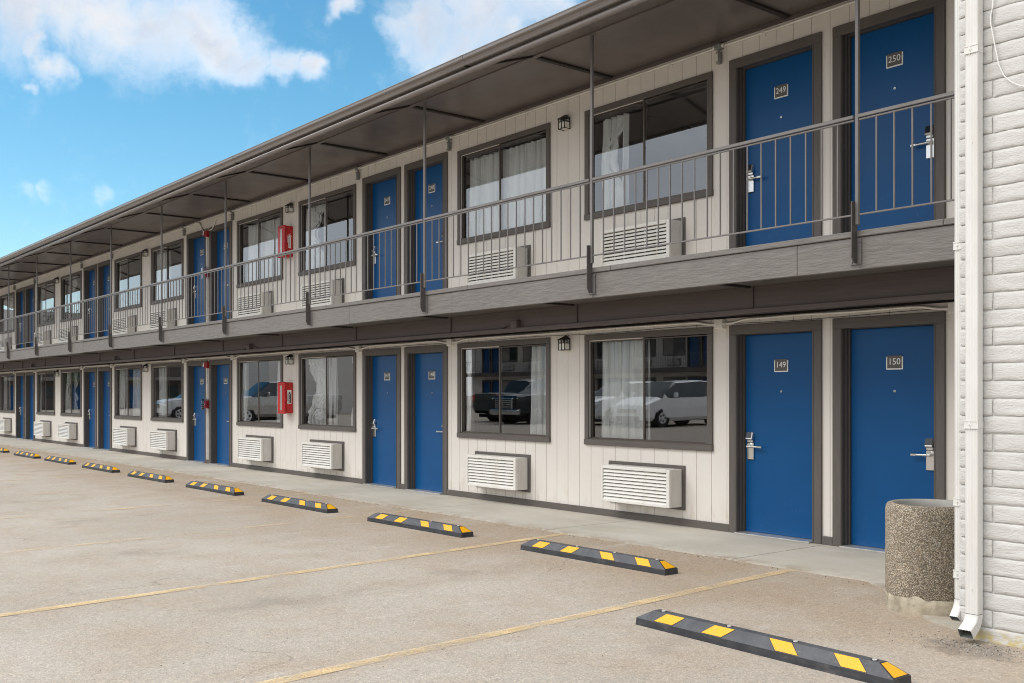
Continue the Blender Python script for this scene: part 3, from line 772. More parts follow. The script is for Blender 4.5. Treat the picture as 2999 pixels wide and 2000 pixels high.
make_rail(POST0 + .015, XR - .02, 9, 'brown balcony railing section between the first post and the white brick wall')
r0 = make_rail(POST0 - POSTP + .015, POST0 - .03, 19, '')
for k in range(NP - 1):
    o = r0 if k == 0 else copy_tree(r0, None, (POST0 - POSTP * (k + 1) + .015, 7.385, 2.905))
    tag(o, 'brown balcony railing section between the %s and %s posts from the white brick wall' % (ORD[k], ORD[k + 1]), 'railing', 'balcony railing sections between posts')

# ------------------------------------------------------------------ wall air conditioners
def make_ac():
    t = thing('air_conditioner', '', 'air conditioner', (0, WY, .175))
    f = MB(); f.cbox(0, 1.2, -.02, .0, .0, .493, 'trim_paint_level', .004); f.build('wall_frame', t)
    c = MB(); x0, x1, y0, y1, z0, z1 = .10, 1.165, -.235, -.021, .035, .455
    c.cbox(x0, x1, y0 + .045, y1, z0, z1, 'ac_side', .006)
    c.build('case', t)
    g = MB(); fr = .022
    for a, b, q, w in ((x0 - .004, x0 + fr, z0, z1), (x1 - .045, x1 + .004, z0, z1)): g.cbox(a, b, y0, y0 + .044, q, w, 'ac_plastic', .005)
    g.cbox(x0 + fr, x1 - .045, y0, y0 + .044, z1 - .038, z1 + .002, 'ac_plastic', .004); g.cbox(x0 + fr, x1 - .045, y0, y0 + .044, z0 - .002, z0 + .024, 'ac_plastic', .004)
    g.quad((x0 + fr, y0 + .040, z0 + .02), (x1 - .045, y0 + .040, z0 + .02), (x1 - .045, y0 + .040, z1 - .03), (x0 + fr, y0 + .040, z1 - .03), 'black_gap')
    n = 9; zz0, zz1 = z0 + .024, z1 - .038; p = (zz1 - zz0) / n
    for i in range(n):
        zb = zz0 + p * i
        g.add([(x0 + fr, y0 + .006, zb + .002), (x1 - .045, y0 + .006, zb + .002), (x1 - .045, y0 + .028, zb + p * .80), (x0 + fr, y0 + .028, zb + p * .80),
               (x0 + fr, y0 + .010, zb - .001), (x1 - .045, y0 + .010, zb - .001), (x1 - .045, y0 + .034, zb + p * .78), (x0 + fr, y0 + .034, zb + p * .78)],
              [(0, 1, 2, 3), (7, 6, 5, 4), (0, 4, 5, 1), (3, 2, 6, 7)], 'ac_plastic')
    for i in range(1, 6):
        x = x0 + fr + (x1 - x0 - .07) * (i / 6.0 + (.01 if i % 2 else -.005)); g.box(x - .004, x + .004, y0 + .02, y0 + .039, zz0, zz1, 'ac_side')
    g.build('grille', t)
    return t
ac = make_ac(); first = True
for fl in (0, 1):
    for k in range(NM):
        base = 149 + 100 * fl - 2 * k
        for sd_, xo in (('R', -8.807), ('L', -11.478)):
            loc = (xo - PITCH * k, WY, .175 + fl * DZ_WIN)
            if first: ac.location = loc; o = ac; first = False
            else: o = copy_tree(ac, None, loc)
            tag(o, 'cream wall air conditioner with louvred grille under the window %s door %d' % (('left of', base) if sd_ == 'R' else ('right of', base - 1)), 'air conditioner', 'wall air conditioners')

# ------------------------------------------------------------------ wall lanterns
def make_lantern():
    t = thing('wall_lantern', '', 'wall lamp', (0, WY, 2.0))
    w, d, h = .065, .12, .115
    b = MB(); n = [(-.06, 0), (.06, 0), (.06, .16), (0, .225), (-.06, .16)]
    vs = [(x, -.001, z) for x, z in n] + [(x, -.016, z) for x, z in n]
    b.add(vs, [(0, 1, 2, 3, 4), (9, 8, 7, 6, 5)] + [(i, 5 + i, 5 + (i + 1) % 5, (i + 1) % 5) for i in range(5)], 'ac_side'); b.build('back_plate', t)
    r = MB(); r.add([(-w - .012, -.012, .15), (w + .012, -.012, .15), (w + .012, -d - .03, .142), (-w - .012, -d - .03, .142), (0, -.012, .212), (0, -.05, .208)],
                    [(0, 3, 5, 4), (3, 2, 5), (2, 1, 4, 5), (0, 1, 2, 3)], 'lamp_black'); r.build('lamp_roof', t)
    c = MB(); s = .0045
    for x in (-w, w):
        for y in (-.02, -d): c.box(x - s, x + s, y - s, y + s, 0, .148, 'lamp_black')
    for z in (0.004, .098):
        c.box(-w, w, -d - s, -d + s, z - s, z + s, 'lamp_black'); c.box(-w - s, -w + s, -d, -.02, z - s, z + s, 'lamp_black'); c.box(w - s, w + s, -d, -.02, z - s, z + s, 'lamp_black')
    c.box(-.005, .005, -d - s, -d + s, 0, .148, 'lamp_black')
    for sx in (-1, 1):
        c.tube([(sx * (.032 + .018 * math.cos(a)), -d, .122 + .016 * math.sin(a)) for a in [i * math.pi / 6 for i in range(13)]], .003, 'lamp_black', 5)
        c.tube([(sx * w, -.07 + .02 * math.cos(a), .122 + .016 * math.sin(a)) for a in [i * math.pi / 6 for i in range(13)]], .003, 'lamp_black', 5)
    c.build('lamp_frame', t)
    g = MB(); g.box(-w + .005, w - .005, -d + .005, -.02, .008, .094, 'lantern_glass'); g.build('lamp_glass', t)
    return t
lan = make_lantern(); lan.scale = (.88, .88, .9)
for i, (fl, k) in enumerate([(f, k) for f in (0, 1) for k in range(NM)]):
    loc = (-9.555 - PITCH * k + (.05 if k else 0), WY, 2.01 + (2.765 if fl else 0))
    o = lan if i == 0 else copy_tree(lan, None, loc)
    o.location = loc
    tag(o, 'small dark wall lantern between the two windows of rooms %d and %d' % (148 + 100 * fl - 2 * k, 149 + 100 * fl - 2 * k), 'wall lamp', 'wall lanterns')

# ------------------------------------------------------------------ fire extinguisher cabinets
def cabinet(z, kind, label):
    t = thing('extinguisher_cabinet', label, 'extinguisher cabinet', (-17.28, WY, z), 0, 'red extinguisher cabinets')
    w, d, h = .25, .185, .565
    b = MB(); b.cbox(0, w, -d + .05, -.001, 0, h, 'red_plastic', .012); b.build('body', t)
    f = MB(); f.cbox(-.008, w + .008, -d, -d + .048, -.008, h + .008, 'red_plastic', .012)
    f.cbox(.035, w - .035, -d - .014, -d + .01, .03, h - .03, 'red_plastic', .010); f.build('door', t)
    L = MB(); x = w + .0015; M = Matrix.Translation((x + .0012, -.075, .30)) @ Matrix.Rotation(R(90), 4, 'Z') @ UP2
    ground, ink = ('plate_white', 'label_black') if kind == 'white' else ('plate_white', 'label_black')
    if kind == 'white':
        L.box(w - .001, x, -.115, -.035, .175, .425, 'plate_white')
        L.cbox(x - .001, x + .001, -.093, -.045, .185, .355, 'label_black', .0004); L.cbox(x - .001, x + .001, -.082, -.056, .355, .385, 'label_black', .0004)
        L.tube([(x, -.083, .375), (x, -.10, .37), (x, -.107, .34), (x, -.107, .22)], .003, 'label_black', 5)
        ink = 'plate_white'
    else:
        L.cbox(x - .001, x + .001, -.095, -.045, .16, .37, 'plate_white', .0004); L.cbox(x - .001, x + .001, -.085, -.055, .37, .39, 'plate_white', .0004)
        L.tube([(x, -.05, .425), (x, -.08, .41), (x, -.108, .375), (x, -.108, .26)], .004, 'plate_white', 5); L.tube([(x, -.07, .41), (x, -.035, .375)], .004, 'plate_white', 5)
    for i, ch in enumerate('FIRE'):
        L.text(ch, .050, ink, Matrix.Translation((0, 0, .028 - .042 * i)) @ M)
    L.build('sign_label', t)
    s = MB(); s.box(w * .5 + .012, w - .045, -d - .0155, -d - .013, .06, h - .06, 'car_silver'); s.build('silver_strip', t)  # silver strip down one half of the cabinet front
    return t
cabinet(1.118, 'white', 'red fire extinguisher cabinet with white label on the lower wall by a window')
cabinet(3.965, 'cut', 'red fire extinguisher cabinet seen above the balcony railing')

# ------------------------------------------------------------------ alarms between doors 145/146 and 245/246
def alarms(z, up):
    x = -5.792 - PITCH * 2
    lv = 'upper' if up else 'lower'
    t = thing('alarm_strobe', 'red alarm strobe above the %s pull station between doors %s' % (lv, '245 and 246' if up else '145 and 146'), 'fire alarm', (x, WY, z + 2.02), 0, 'fire alarm strobes')
    b = MB(); b.cbox(-.055, .055, -.075, -.001, 0, .14, 'red_alarm', .008); b.build('body', t)
    l = MB(); l.add([(-.05, -.076, .01), (.05, -.076, .01), (.05, -.076, .13), (-.05, -.076, .13), (-.03, -.13, .03), (.03, -.13, .03), (.03, -.12, .115), (-.03, -.12, .115)],
                    [(0, 1, 5, 4), (1, 2, 6, 5), (2, 3, 7, 6), (3, 0, 4, 7)], 'red_alarm'); l.quad((-.03, -.13, .03), (.03, -.13, .03), (.03, -.12, .115), (-.03, -.12, .115), 'strobe_lens'); l.build('lens', t)
    t = thing('pull_station', 'red %s pull station under a clear cover by door %s' % (lv, '245' if up else '145'), 'fire alarm', (x, WY, z + 1.17), 0, 'fire alarm pull stations')
    b = MB(); b.cbox(-.06, .06, -.06, -.001, 0, .17, 'red_plastic', .006); b.build('box', t)
    b = MB(); b.cbox(-.05, .05, -.105, -.061, .015, .155, 'red_plastic', .006); b.box(-.035, .035, -.1075, -.1045, .082, .097, 'plate_white'); b.box(-.006, .006, -.1085, -.104, .035, .082, 'plate_white'); b.build('station', t)
    c = MB(); 
    for a in ((-.078, -.075, -.14, -.03, -.03, .2), (.075, .078, -.14, -.03, -.03, .2), (-.075, .075, -.14, -.137, -.03, .2), (-.075, .075, -.137, -.03, .197, .2)): c.box(*a, 'clear_plastic')
    c.build('clear_cover', t)
alarms(0, False); alarms(2.77, True)

# ------------------------------------------------------------------ conduits
def conduits():
    y = WY - .022; r = .0135
    t = thing('electrical_conduit', 'silver conduit running box to box above the ground floor doors', 'conduit', (0, 0, 0), 0, 'conduits along the wall')
    boxes = [-4.50]
    for k in range(NM): boxes += [-7.10 - PITCH * k, -12.05 - PITCH * k]
    p = MB(); hi, lo = 2.242, 2.208
    for a, b in zip(boxes, boxes[1:]):
        pts = [(a - .05, y, lo), (a - .11, y, lo)]
        for i in range(1, 6):
            u = i / 5; pts.append((a - .11 - .26 * u, y, lo + (hi - lo) * (3 * u * u - 2 * u ** 3)))
        n = 8
        for i in range(1, n): u = i / n; pts.append((a - .37 + (b - a + .74) * u, y, hi + .004 * math.sin(u * 9 + a)))
        for i in range(6):
            u = i / 5; pts.append((b + .37 - .26 * u, y, hi + (lo - hi) * (3 * u * u - 2 * u ** 3)))
        pts.append((b + .05, y, lo)); p.tube(pts, r, 'galv', 8)
    p.build('pipe', t)
    for x in boxes:
        b = MB(); b.cbox(x - .055, x + .055, WY - .06, WY - .001, lo - .052, lo + .052, 'galv', .004); b.cbox(x - .05, x + .05, WY - .064, WY - .06, lo - .047, lo + .047, 'galv', .002); b.build('junction_box', t)
        for s in (-1, 1):
            c = MB(); c.cyl((x + s * .055, y, lo), (s, 0, 0), .021, .022, 'galv', 10); c.build('connector', t)
    cb = MB(); cb.tube([(x, WY - .006, 2.203 + .008 * math.sin(x * 2.3)) for x in [-4.6 - .25 * i for i in range(120)]], .0028, 'label_black', 5); cb.build('cable', t)
    t = thing('electrical_conduit', 'silver conduit under the eaves with hanging grey fittings', 'conduit', (0, 0, 0), 0, 'conduits along the wall')
    z = 5.165; bx = []
    for k in range(NM): bx += [-7.11 - PITCH * k, -12.08 - PITCH * k]
    p = MB(); xa = -5.792 - PITCH * 2
    p.tube([(XR - .05, y, z), (-12, y, z - .002), (-16, y, z), (-19.9, y, z), (-20.0, y, z - .01), (xa + .42, y, z - .05), (xa + .28, y, z - .2), (xa + .2, y, z - .235), (xa + .02, y, z - .24)], r, 'galv', 8)
    p.tube([(xa - .02, y, z - .24), (xa - .2, y, z - .235), (xa - .28, y, z - .2), (xa - .42, y, z - .05), (xa - .52, y, z - .005), (xa - .62, y, z), (-30, y, z), (XL, y, z)], r, 'galv', 8)
    p.build('pipe', t)
    j = MB(); j.cbox(xa - .05, xa + .05, WY - .06, WY - .001, z - .275, z - .205, 'condulet_grey', .006); j.build('junction_box', t)
    d = MB(); d.tube([(xa, WY - .035, 4.80), (xa, WY - .045, 4.72), (xa - .02, WY - .035, 4.4), (xa, WY - .035, 4.12)], .02, 'downspout_white', 8); d.tube([(xa, WY - .035, 3.93), (xa, WY - .035, 2.8)], .022, 'downspout_white', 8); d.build('drop_pipe', t)
    for x in bx:
        b = MB(); b.cyl((x - .07, y - .012, z), (1, 0, 0), .024, .14, 'galv', 12); b.cbox(x - .045, x + .045, WY - .07, WY - .002, z - .03, z + .026, 'condulet_grey', .008)
        b.cyl((x, y - .012, z - .03), (0, 0, -1), .016, .03, 'condulet_grey', 10); b.cbox(x - .026, x + .026, WY - .07, WY - .004, z - .185, z - .058, 'condulet_grey', .012); b.cbox(x - .014, x + .014, WY - .076, WY - .069, z - .165, z - .08, 'galv', .003)
        b.build('fitting', t)
    for i in range(34):
        x = -4.0 - 1.27 * i
        if xa - .6 < x < xa + .6: continue
        s = MB(); s.box(x - .012, x + .012, WY - .039, WY - .001, z - .016, z + .016, 'galv'); s.box(x - .012, x + .012, WY - .008, WY - .001, z - .05, z - .015, 'galv'); s.build('pipe_strap', t)
    d = MB(); xb = xa
    t2 = thing('alarm_conduit', 'pale vertical conduit down to the lower pull station between doors 145 and 146', 'conduit', (0, 0, 0), 0, 'conduits along the wall')
    d.tube([(xb, WY - .04, 2.05), (xb, WY - .045, 1.9), (xb - .015, WY - .035, 1.6), (xb, WY - .035, 1.34)], .02, 'downspout_white', 8); d.tube([(xb, WY - .035, 1.17), (xb, WY - .035, .09)], .022, 'downspout_white', 8); d.build('pipe', t2)
    # wiring on the balcony beam
    t = thing('surface_wiring', 'dark painted wiring pipe with outlet boxes on the beam under the balcony', 'conduit', (0, 0, 0))
    p = MB(); ob = [-9.85, -17.57, -25.1, -32.76]
    pts = []
    for a, b in zip(ob, ob[1:]):
        pts += [(a - .06, 8.012, 2.33), (a - .16, 8.012, 2.33), (a - .3, 8.012, 2.295), (a - .5, 8.012, 2.288), ((a + b) / 2, 8.012, 2.288), (b + .5, 8.012, 2.288), (b + .3, 8.012, 2.295), (b + .16, 8.012, 2.33), (b + .06, 8.012, 2.33)]
    p.tube(pts, .009, 'beam_paint', 7); p.build('pipe', t)
    for x in ob:
        b = MB(); b.cbox(x - .06, x + .06, 7.955, 8.03, 2.285, 2.375, 'beam_paint', .005); b.build('outlet_box', t)
conduits()

# ------------------------------------------------------------------ white brick wing on the right
def brick_face(mb, x0, x1, z0, z1, yf, seed, nx=9, nz=5, skin=None):
    """one rough-faced block with a lumpy front, rounded and ragged at its edges"""
    vs = []; fs = []
    def grid(i, n, L):
        g = .007 / L
        return 0.0 if i == 0 else 1.0 if i == n else g + (1 - 2 * g) * (i - 1) / (n - 2)
    for j in range(nz + 1):
        for i in range(nx + 1):
            u, v = grid(i, nx, x1 - x0), grid(j, nz, z1 - z0)
            x = x0 + (x1 - x0) * u; z = z0 + (z1 - z0) * v
            e = min(min(u, 1 - u) * (x1 - x0), min(v, 1 - v) * (z1 - z0))
            h = .004 * mn.noise(Vector((x * 9 + seed, z * 26, seed * 1.7))) + .004 * mn.noise(Vector((x * 31, z * 60, seed)))
            pull = .006 if e < .001 else (.0008 * (1 + mn.noise(Vector((x * 40, z * 40, seed)))) if e < .009 else 0)
            if e < .001:
                x += .004 * mn.noise(Vector((z * 60, seed, 2))) if u in (0, 1) else 0; z += .005 * mn.noise(Vector((x * 24, seed, 5)))
            vs.append((x, yf + pull - h, z))
    for j in range(nz):
        for i in range(nx):
            a = j * (nx + 1) + i; fs.append((a, a + 1, a + nx + 2, a + nx + 1))
    mb.add(vs, fs, 'brick_white', True)
    # returns to the mortar
    yb = yf + .03
    edge = [i for i in range(nx + 1)] + [j * (nx + 1) + nx for j in range(1, nz + 1)] + [nz * (nx + 1) + i for i in range(nx - 1, -1, -1)] + [j * (nx + 1) for j in range(nz - 1, 0, -1)]
    ev = [vs[i] for i in edge]; n = len(ev)
    mb.add(ev + [(p[0], yb, p[2]) for p in ev], [(i, n + i, n + (i + 1) % n, (i + 1) % n) for i in range(n)], 'brick_white', True)
brick = thing('brick_wing', 'white painted brick wing standing forward at the right end', 'building', (0, 0, 0))
def brick_wing():
    YF, X0, X1, P, Lb, mj = 6.0, XR, 4.2, .1045, .40, .010
    mb = MB(); ncs = 58
    for c in range(ncs):
        z0 = -.03 + c * P; z1 = z0 + P - mj * .75
        x = X0; first_len = Lb if c % 2 == 0 else Lb / 2
        i = 0
        while x < X1:
            l = first_len if i == 0 else Lb; e = min(x + l, X1)
            near = e < -1.0
            jit = .004 * mn.noise(Vector((c * 3.1, i * 5.7, 0)))
            brick_face(mb, x - (.012 * random.random() if i == 0 else 0), e - mj * .75 - .003 * random.random(), z0 + .002 * random.random(), z1 + .0015, YF + jit, c * 7.3 + i * 3.1, 16 if near else 6, 8 if near else 4); x = e; i += 1
    top = -.03 + ncs * P
    # mortar core and the return wall to the motel facade
    mb.box(X0 + .006, X1, YF + .0125, YF + .2, -.05, top, 'brick_white')
    for c in range(ncs):
        z0 = -.03 + c * P; z1 = z0 + P - mj; y = YF + .2 if c % 2 == 0 else YF + .2
        while y < 9.0:
            e = min(y + Lb, 9.0); mb.cbox(X0 - .004 * random.random(), X0 + .1, y + .001, e - mj, z0, z1, 'brick_white', .006); y = e
    mb.box(X0 + .008, X0 + .2, YF + .21, 9.0, -.05, top, 'brick_white')
    mb.box(X1 - .2, X1, YF + .21, 20, -.05, top, 'brick_white')
    mb.build('wall', brick)
    r = MB(); r.box(X0 - .25, X1 + .25, YF - .35, 20, top, top + .22, 'gutter_metal'); r.build('roof_edge', brick)
brick_wing()

# ------------------------------------------------------------------ downspouts
def downspout(name_label, x, w, d, yb, bottom, kick, top, straps, ribs):
    t = thing('downspout', name_label, 'downspout', (x, yb, 0), 0, 'white downspouts on the brick corner')
    # cross section: ribbed front, plain sides (y=0 at the wall, -d at the front)
    fr = []
    nr = ribs * 2
    for i in range(nr + 1):
        fr.append((-w / 2 + .006 + (w - .012) * i / nr, -d + (.0035 if i % 2 else 0)))
    sec = [(-w / 2, 0), (-w / 2, -d + .006)] + fr + [(w / 2, -d + .006), (w / 2, 0)]
    n = len(sec)
    # path: straight down, then an elbow kicking out towards -Y
    path = [(0, top, 0.0), (0, bottom + .10, 0.0)]
    for a in (12, 24, 36, 48, 58):
        path.append((None, None, a))
    P = [(0.0, top, 0.0), (0.0, bottom + .115, 0.0)]; yy, zz, ang = 0.0, bottom + .115, 0.0
    rr = .055
    for s in range(5):
        ang += kick / 5; st = rr * R(kick / 5) * 1.2 + .006
        yy -= math.sin(R(ang)) * st; zz -= math.cos(R(ang)) * st; P.append((yy, zz, ang))
    yy -= math.sin(R(ang)) * .055; zz -= math.cos(R(ang)) * .055; P.append((yy, zz, ang))
    def ring(y, z, a, grow=0.0):
        c, s_ = math.cos(R(a)), math.sin(R(a)); out = []
        for (sx, sy) in sec:
            sy2 = (sy + d / 2) * (1 + grow) ; sx2 = sx * (1 + grow)
            out.append((sx2, y + (sy2 - 0) * c - d / 2 , z - sy2 * s_ * -1 * -1))
        return out
    pipe = MB(); el = MB()
    vs = ring(0, top, 0) + ring(0, bottom + .118, 0)
    pipe.add(vs, [(i, n + i, n + (i + 1) % n, (i + 1) % n) for i in range(n)], 'downspout_white', False); pipe.build('pipe', t)
    vs = []
    for i, (y, z, a) in enumerate(P[1:]): vs += ring(y, z, a, .03 if i < 6 else .04)
    fs = []
    for k in range(len(P) - 2):
        for i in range(n): fs.append((k * n + i, (k + 1) * n + i, (k + 1) * n + (i + 1) % n, k * n + (i + 1) % n))
    el.add(vs, fs, 'downspout_white', False)
    # inner dark throat, slightly smaller
    c0 = Vector((0, P[-1][0] - d / 2, P[-1][1]))
    vin = [Vector(p) + (c0 - Vector(p)) * .08 for p in vs[-n:]]; vin2 = [Vector(p) + (c0 - Vector(p)) * .08 for p in vs[-2 * n:-n]]
    el.add([p[:] for p in vin] + [p[:] for p in vin2], [(i, (i + 1) % n, n + (i + 1) % n, n + i) for i in range(n)], 'condulet_grey'); el.add([p[:] for p in vin2], [tuple(range(n))], 'black_gap')
    o = el.build('elbow', t)
    for z in straps:
        s = MB(); g = .003
        s.box(-w / 2 - g, w / 2 + g, -d - g, -d + .001, z - .022, z + .022, 'downspout_white'); s.box(-w / 2 - g, -w / 2, -d, 0, z - .022, z + .022, 'downspout_white'); s.box(w / 2, w / 2 + g, -d, 0, z - .022, z + .022, 'downspout_white')
        s.box(-w / 2 - g - .001, w / 2 + g + .001, -d - g - .003, -d, z + .018, z + .024, 'downspout_white'); s.box(-w / 2 - g - .001, w / 2 + g + .001, -d - g - .003, -d, z - .024, z - .018, 'downspout_white')
        s.add([(-w * .28, -d - g - .002, z), (-w * .12, -d - g - .002, z - .032), (w * .04, -d - g - .002, z), (-w * .12, -d - g - .002, z + .032)], [(0, 1, 2, 3)], 'downspout_white')
        s.cyl((-w * .12, -d - g - .002, z), (0, -1, 0), .005, .004, 'galv', 8); s.build('strap', t)
    for z in (2.95, .30):
        s = MB(); s.cyl((.005, -d, z), (0, -1, 0), .004, .003, 'galv', 8); s.build('screw', t)
    return t
downspout('wide white ribbed downspout on the face of the brick corner', -3.013, .078, .062, 5.985, .035, 58, 5.6, (3.50, 1.275), 4)
downspout('narrow dented white downspout at the left edge of the brick corner', -3.146, .052, .05, 6.075, .09, 40, 5.6, (2.36, .36, .80), 3)

# loose white wire on the brick
w = MB(); w.tube([(-2.905, 5.982, 4.4), (-2.912, 5.982, 3.774), (-2.915, 5.980, 3.726), (-2.924, 5.98, 3.688), (-2.925, 5.98, 3.644), (-2.91, 5.98, 3.563), (-2.894, 5.98, 3.474), (-2.876, 5.98, 3.384), (-2.85, 5.98, 3.32), (-2.814, 5.98, 3.276), (-2.771, 5.98, 3.243), (-2.731, 5.982, 3.224), (-2.5, 5.984, 3.18), (-1.8, 5.985, 3.15)], .0035, 'wire_white', 6)
tag(w.build('hanging_wire'), 'thin loose white wire hanging on the white brick', 'wire')

# ------------------------------------------------------------------ concrete planter bin
def planter():
    t = thing('concrete_planter', 'round pebble faced concrete planter on the walkway by the brick corner', 'planter', (-3.64, 6.635, 0))
    b = MB(); r = .31
    b.lathe([(r - .004, .10), (r, .13), (r, .3), (r, .5), (r, .66), (r - .004, .69), (r - .016, .708), (r - .03, .713), (r - .05, .712)], 'aggregate', 64); b.build('body', t)
    i = MB(); i.lathe([(r - .05, .712), (r - .058, .705), (r - .06, .66), (r - .065, .3), (0.001, .3)], 'concrete_inner', 64); i.build('liner', t)
    m = MB(); n = 64; vs = []; fs = []
    for j, z in enumerate((-.03, .02, .06, .115, .125)):
        for k in range(n):
            a = 2 * math.pi * k / n; rr = r - .006 + .008 * mn.noise(Vector((math.cos(a) * 3, math.sin(a) * 3, z * 12))) - (.02 if j == 4 else 0)
            if k % 13 == 0 and j < 4: rr -= .010
            vs.append((rr * math.cos(a), rr * math.sin(a), z + (.005 * mn.noise(Vector((math.cos(a) * 2, math.sin(a) * 2, 7))) if j == 3 else 0)))
    for j in range(4):
        for k in range(n): fs.append((j * n + k, j * n + (k + 1) % n, (j + 1) * n + (k + 1) % n, (j + 1) * n + k))
    m.add(vs, fs, 'base_concrete', True); m.build('base', t)
planter()

# ------------------------------------------------------------------ wheel stops
def make_stop():
    t = thing('wheel_stop', '', 'wheel stop', (0, 0, -.012))
    L, w, h, h0, tw, e = 1.82, .155, .102, .045, .030, .115
    def sec(z): return w / 2 if z <= h0 else w / 2 + (tw - w / 2) * (z - h0) / (h - h0)
    b = MB()
    base = [(0, -w / 2), (L, -w / 2), (L, w / 2), (0, w / 2)]
    V = [(x, y, 0) for x, y in base] + [(x + (.004 if x == 0 else -.004), y * .985, h0) for x, y in base] + [(e, -tw, h), (L - e, -tw, h), (L - e, tw, h), (e, tw, h)]
    b.add(V, [(0, 1, 5, 4), (1, 2, 6, 5), (2, 3, 7, 6), (3, 0, 4, 7)], 'rubber'); b.add(V, [(4, 5, 9, 8), (5, 6, 10, 9), (6, 7, 11, 10), (7, 4, 8, 11), (8, 9, 10, 11)], 'rubber_lit_top')
    b.box(.0, L, -w / 2 - .002, -w / 2, .0, .008, 'rubber')
    b.build('body', t)
    def onfront(x, s, side=-1, lift=.0018):
        z = h0 + (h - h0) * s; y = w / 2 * .985 + (tw - w / 2 * .985) * s
        return (x, side * (y + lift * .8), z + lift)
    for side in (-1, 1):
        for c, sl in ((.27, 1), (.66, 1), (1.13, -1), (1.55, -1)):
            p = MB(); a0, a1 = c - .075, c + .075; k = .035 * sl
            q = [onfront(a0 - k, .06, side), onfront(a1 - k, .06, side), onfront(a1 + k, .94, side), onfront(a0 + k, .94, side)]
            if side > 0: q = q[::-1]
            p.add(q, [(0, 1, 2, 3)], 'reflector_yellow')
            g = [onfront(a0 - k - .006, .03, side, .0008), onfront(a1 - k + .006, .03, side, .0008), onfront(a1 + k + .006, .97, side, .0008), onfront(a0 + k - .006, .97, side, .0008)]
            if side > 0: g = g[::-1]
            p.add(g, [(0, 1, 2, 3)], 'label_black'); p.build('reflective_panel', t)
    for end in (0, 1):
        def one(s, yy, lift):
            x = .004 + (e - .004) * s; z = h0 + (h - h0) * s; half = w / 2 * .985 + (tw - w / 2 * .985) * s
            x = x - lift * .5; x = L - x if end else x
            return (x, yy * half, z + lift)
        p = MB(); f = [one(.08, -.86, .002), one(.92, -.78, .002), one(.92, .78, .002), one(.08, .86, .002)]
        g = [one(.02, -.97, .001), one(.99, -.97, .001), one(.99, .97, .001), one(.02, .97, .001)]
        p.add(f, [(0, 1, 2, 3) if not end else (3, 2, 1, 0)], 'reflector_yellow'); p.add(g, [(0, 1, 2, 3) if not end else (3, 2, 1, 0)], 'label_black'); p.build('reflective_panel', t)
    for x in (.17, .70, 1.17, 1.66):
        q = MB(); q.cyl((x, .0, h - .001), (0, 0, 1), .02, .0015, 'label_black', 14); q.cyl((x, 0, h + .0004), (0, 0, 1), .013, .004, 'galv', 12); q.build('bolt', t)
    return t
stop = make_stop()
SPOTS = [(-4.582, 4.785, -1.3), (-7.49, 6.215, .8), (-10.30, 6.22, .9), (-13.09, 6.21, .6), (-15.90, 6.235, .5), (-18.70, 6.25, .5), (-21.5, 6.27, .4), (-24.38, 6.29, .5), (-27.0, 6.26, .3), (-30.05, 6.28, .4)]
for i, (x, y, a) in enumerate(SPOTS):
    o = stop if i == 0 else copy_tree(stop)
    o.location = (x, y, -.012); o.rotation_euler = (0, 0, R(a))
    tag(o, 'black wheel stop with yellow panels, %s' % ('set forward of the row, nearest' if i == 0 else '%s along the row from the planter' % ORD[i - 1]), 'wheel stop', 'rubber wheel stops along the walkway')

# ------------------------------------------------------------------ loose grit
def grit():
    rnd = random.Random(3); mb = MB()
    def stone(x, y, r, m, z0=-.012):
        vs = []
        for a in range(5):
            q = a * 2 * math.pi / 5 + rnd.random(); rr = r * rnd.uniform(.7, 1.2); vs.append((x + rr * math.cos(q), y + rr * math.sin(q), z0))
        vs.append((x + r * .2, y, z0 + r * rnd.uniform(.6, 1.1)))
        mb.add(vs, [(i, (i + 1) % 5, 5) for i in range(5)], m)
    for i in range(420):
        stone(rnd.gauss(-2.95, .20), 5.80 + rnd.gauss(0, .10), rnd.uniform(.002, .006), 'gravel_dark' if rnd.random() < .6 else 'concrete_inner')
    for i in range(500):
        stone(rnd.uniform(-16, -3.2), 7.2 - abs(rnd.gauss(0, .10)), rnd.uniform(.003, .008), 'concrete_inner' if rnd.random() < .6 else 'gravel_dark')
    for i in range(900):
        y = rnd.uniform(1.5, 7.1); stone(-2.2 - y * rnd.uniform(.1, 2.2), y, rnd.uniform(.002, .0055), 'concrete_inner' if rnd.random() < .55 else 'gravel_dark')
    tag(mb.build('grit'), 'loose grit and small stones scattered on the pavement', 'grit', kind='stuff')
grit()

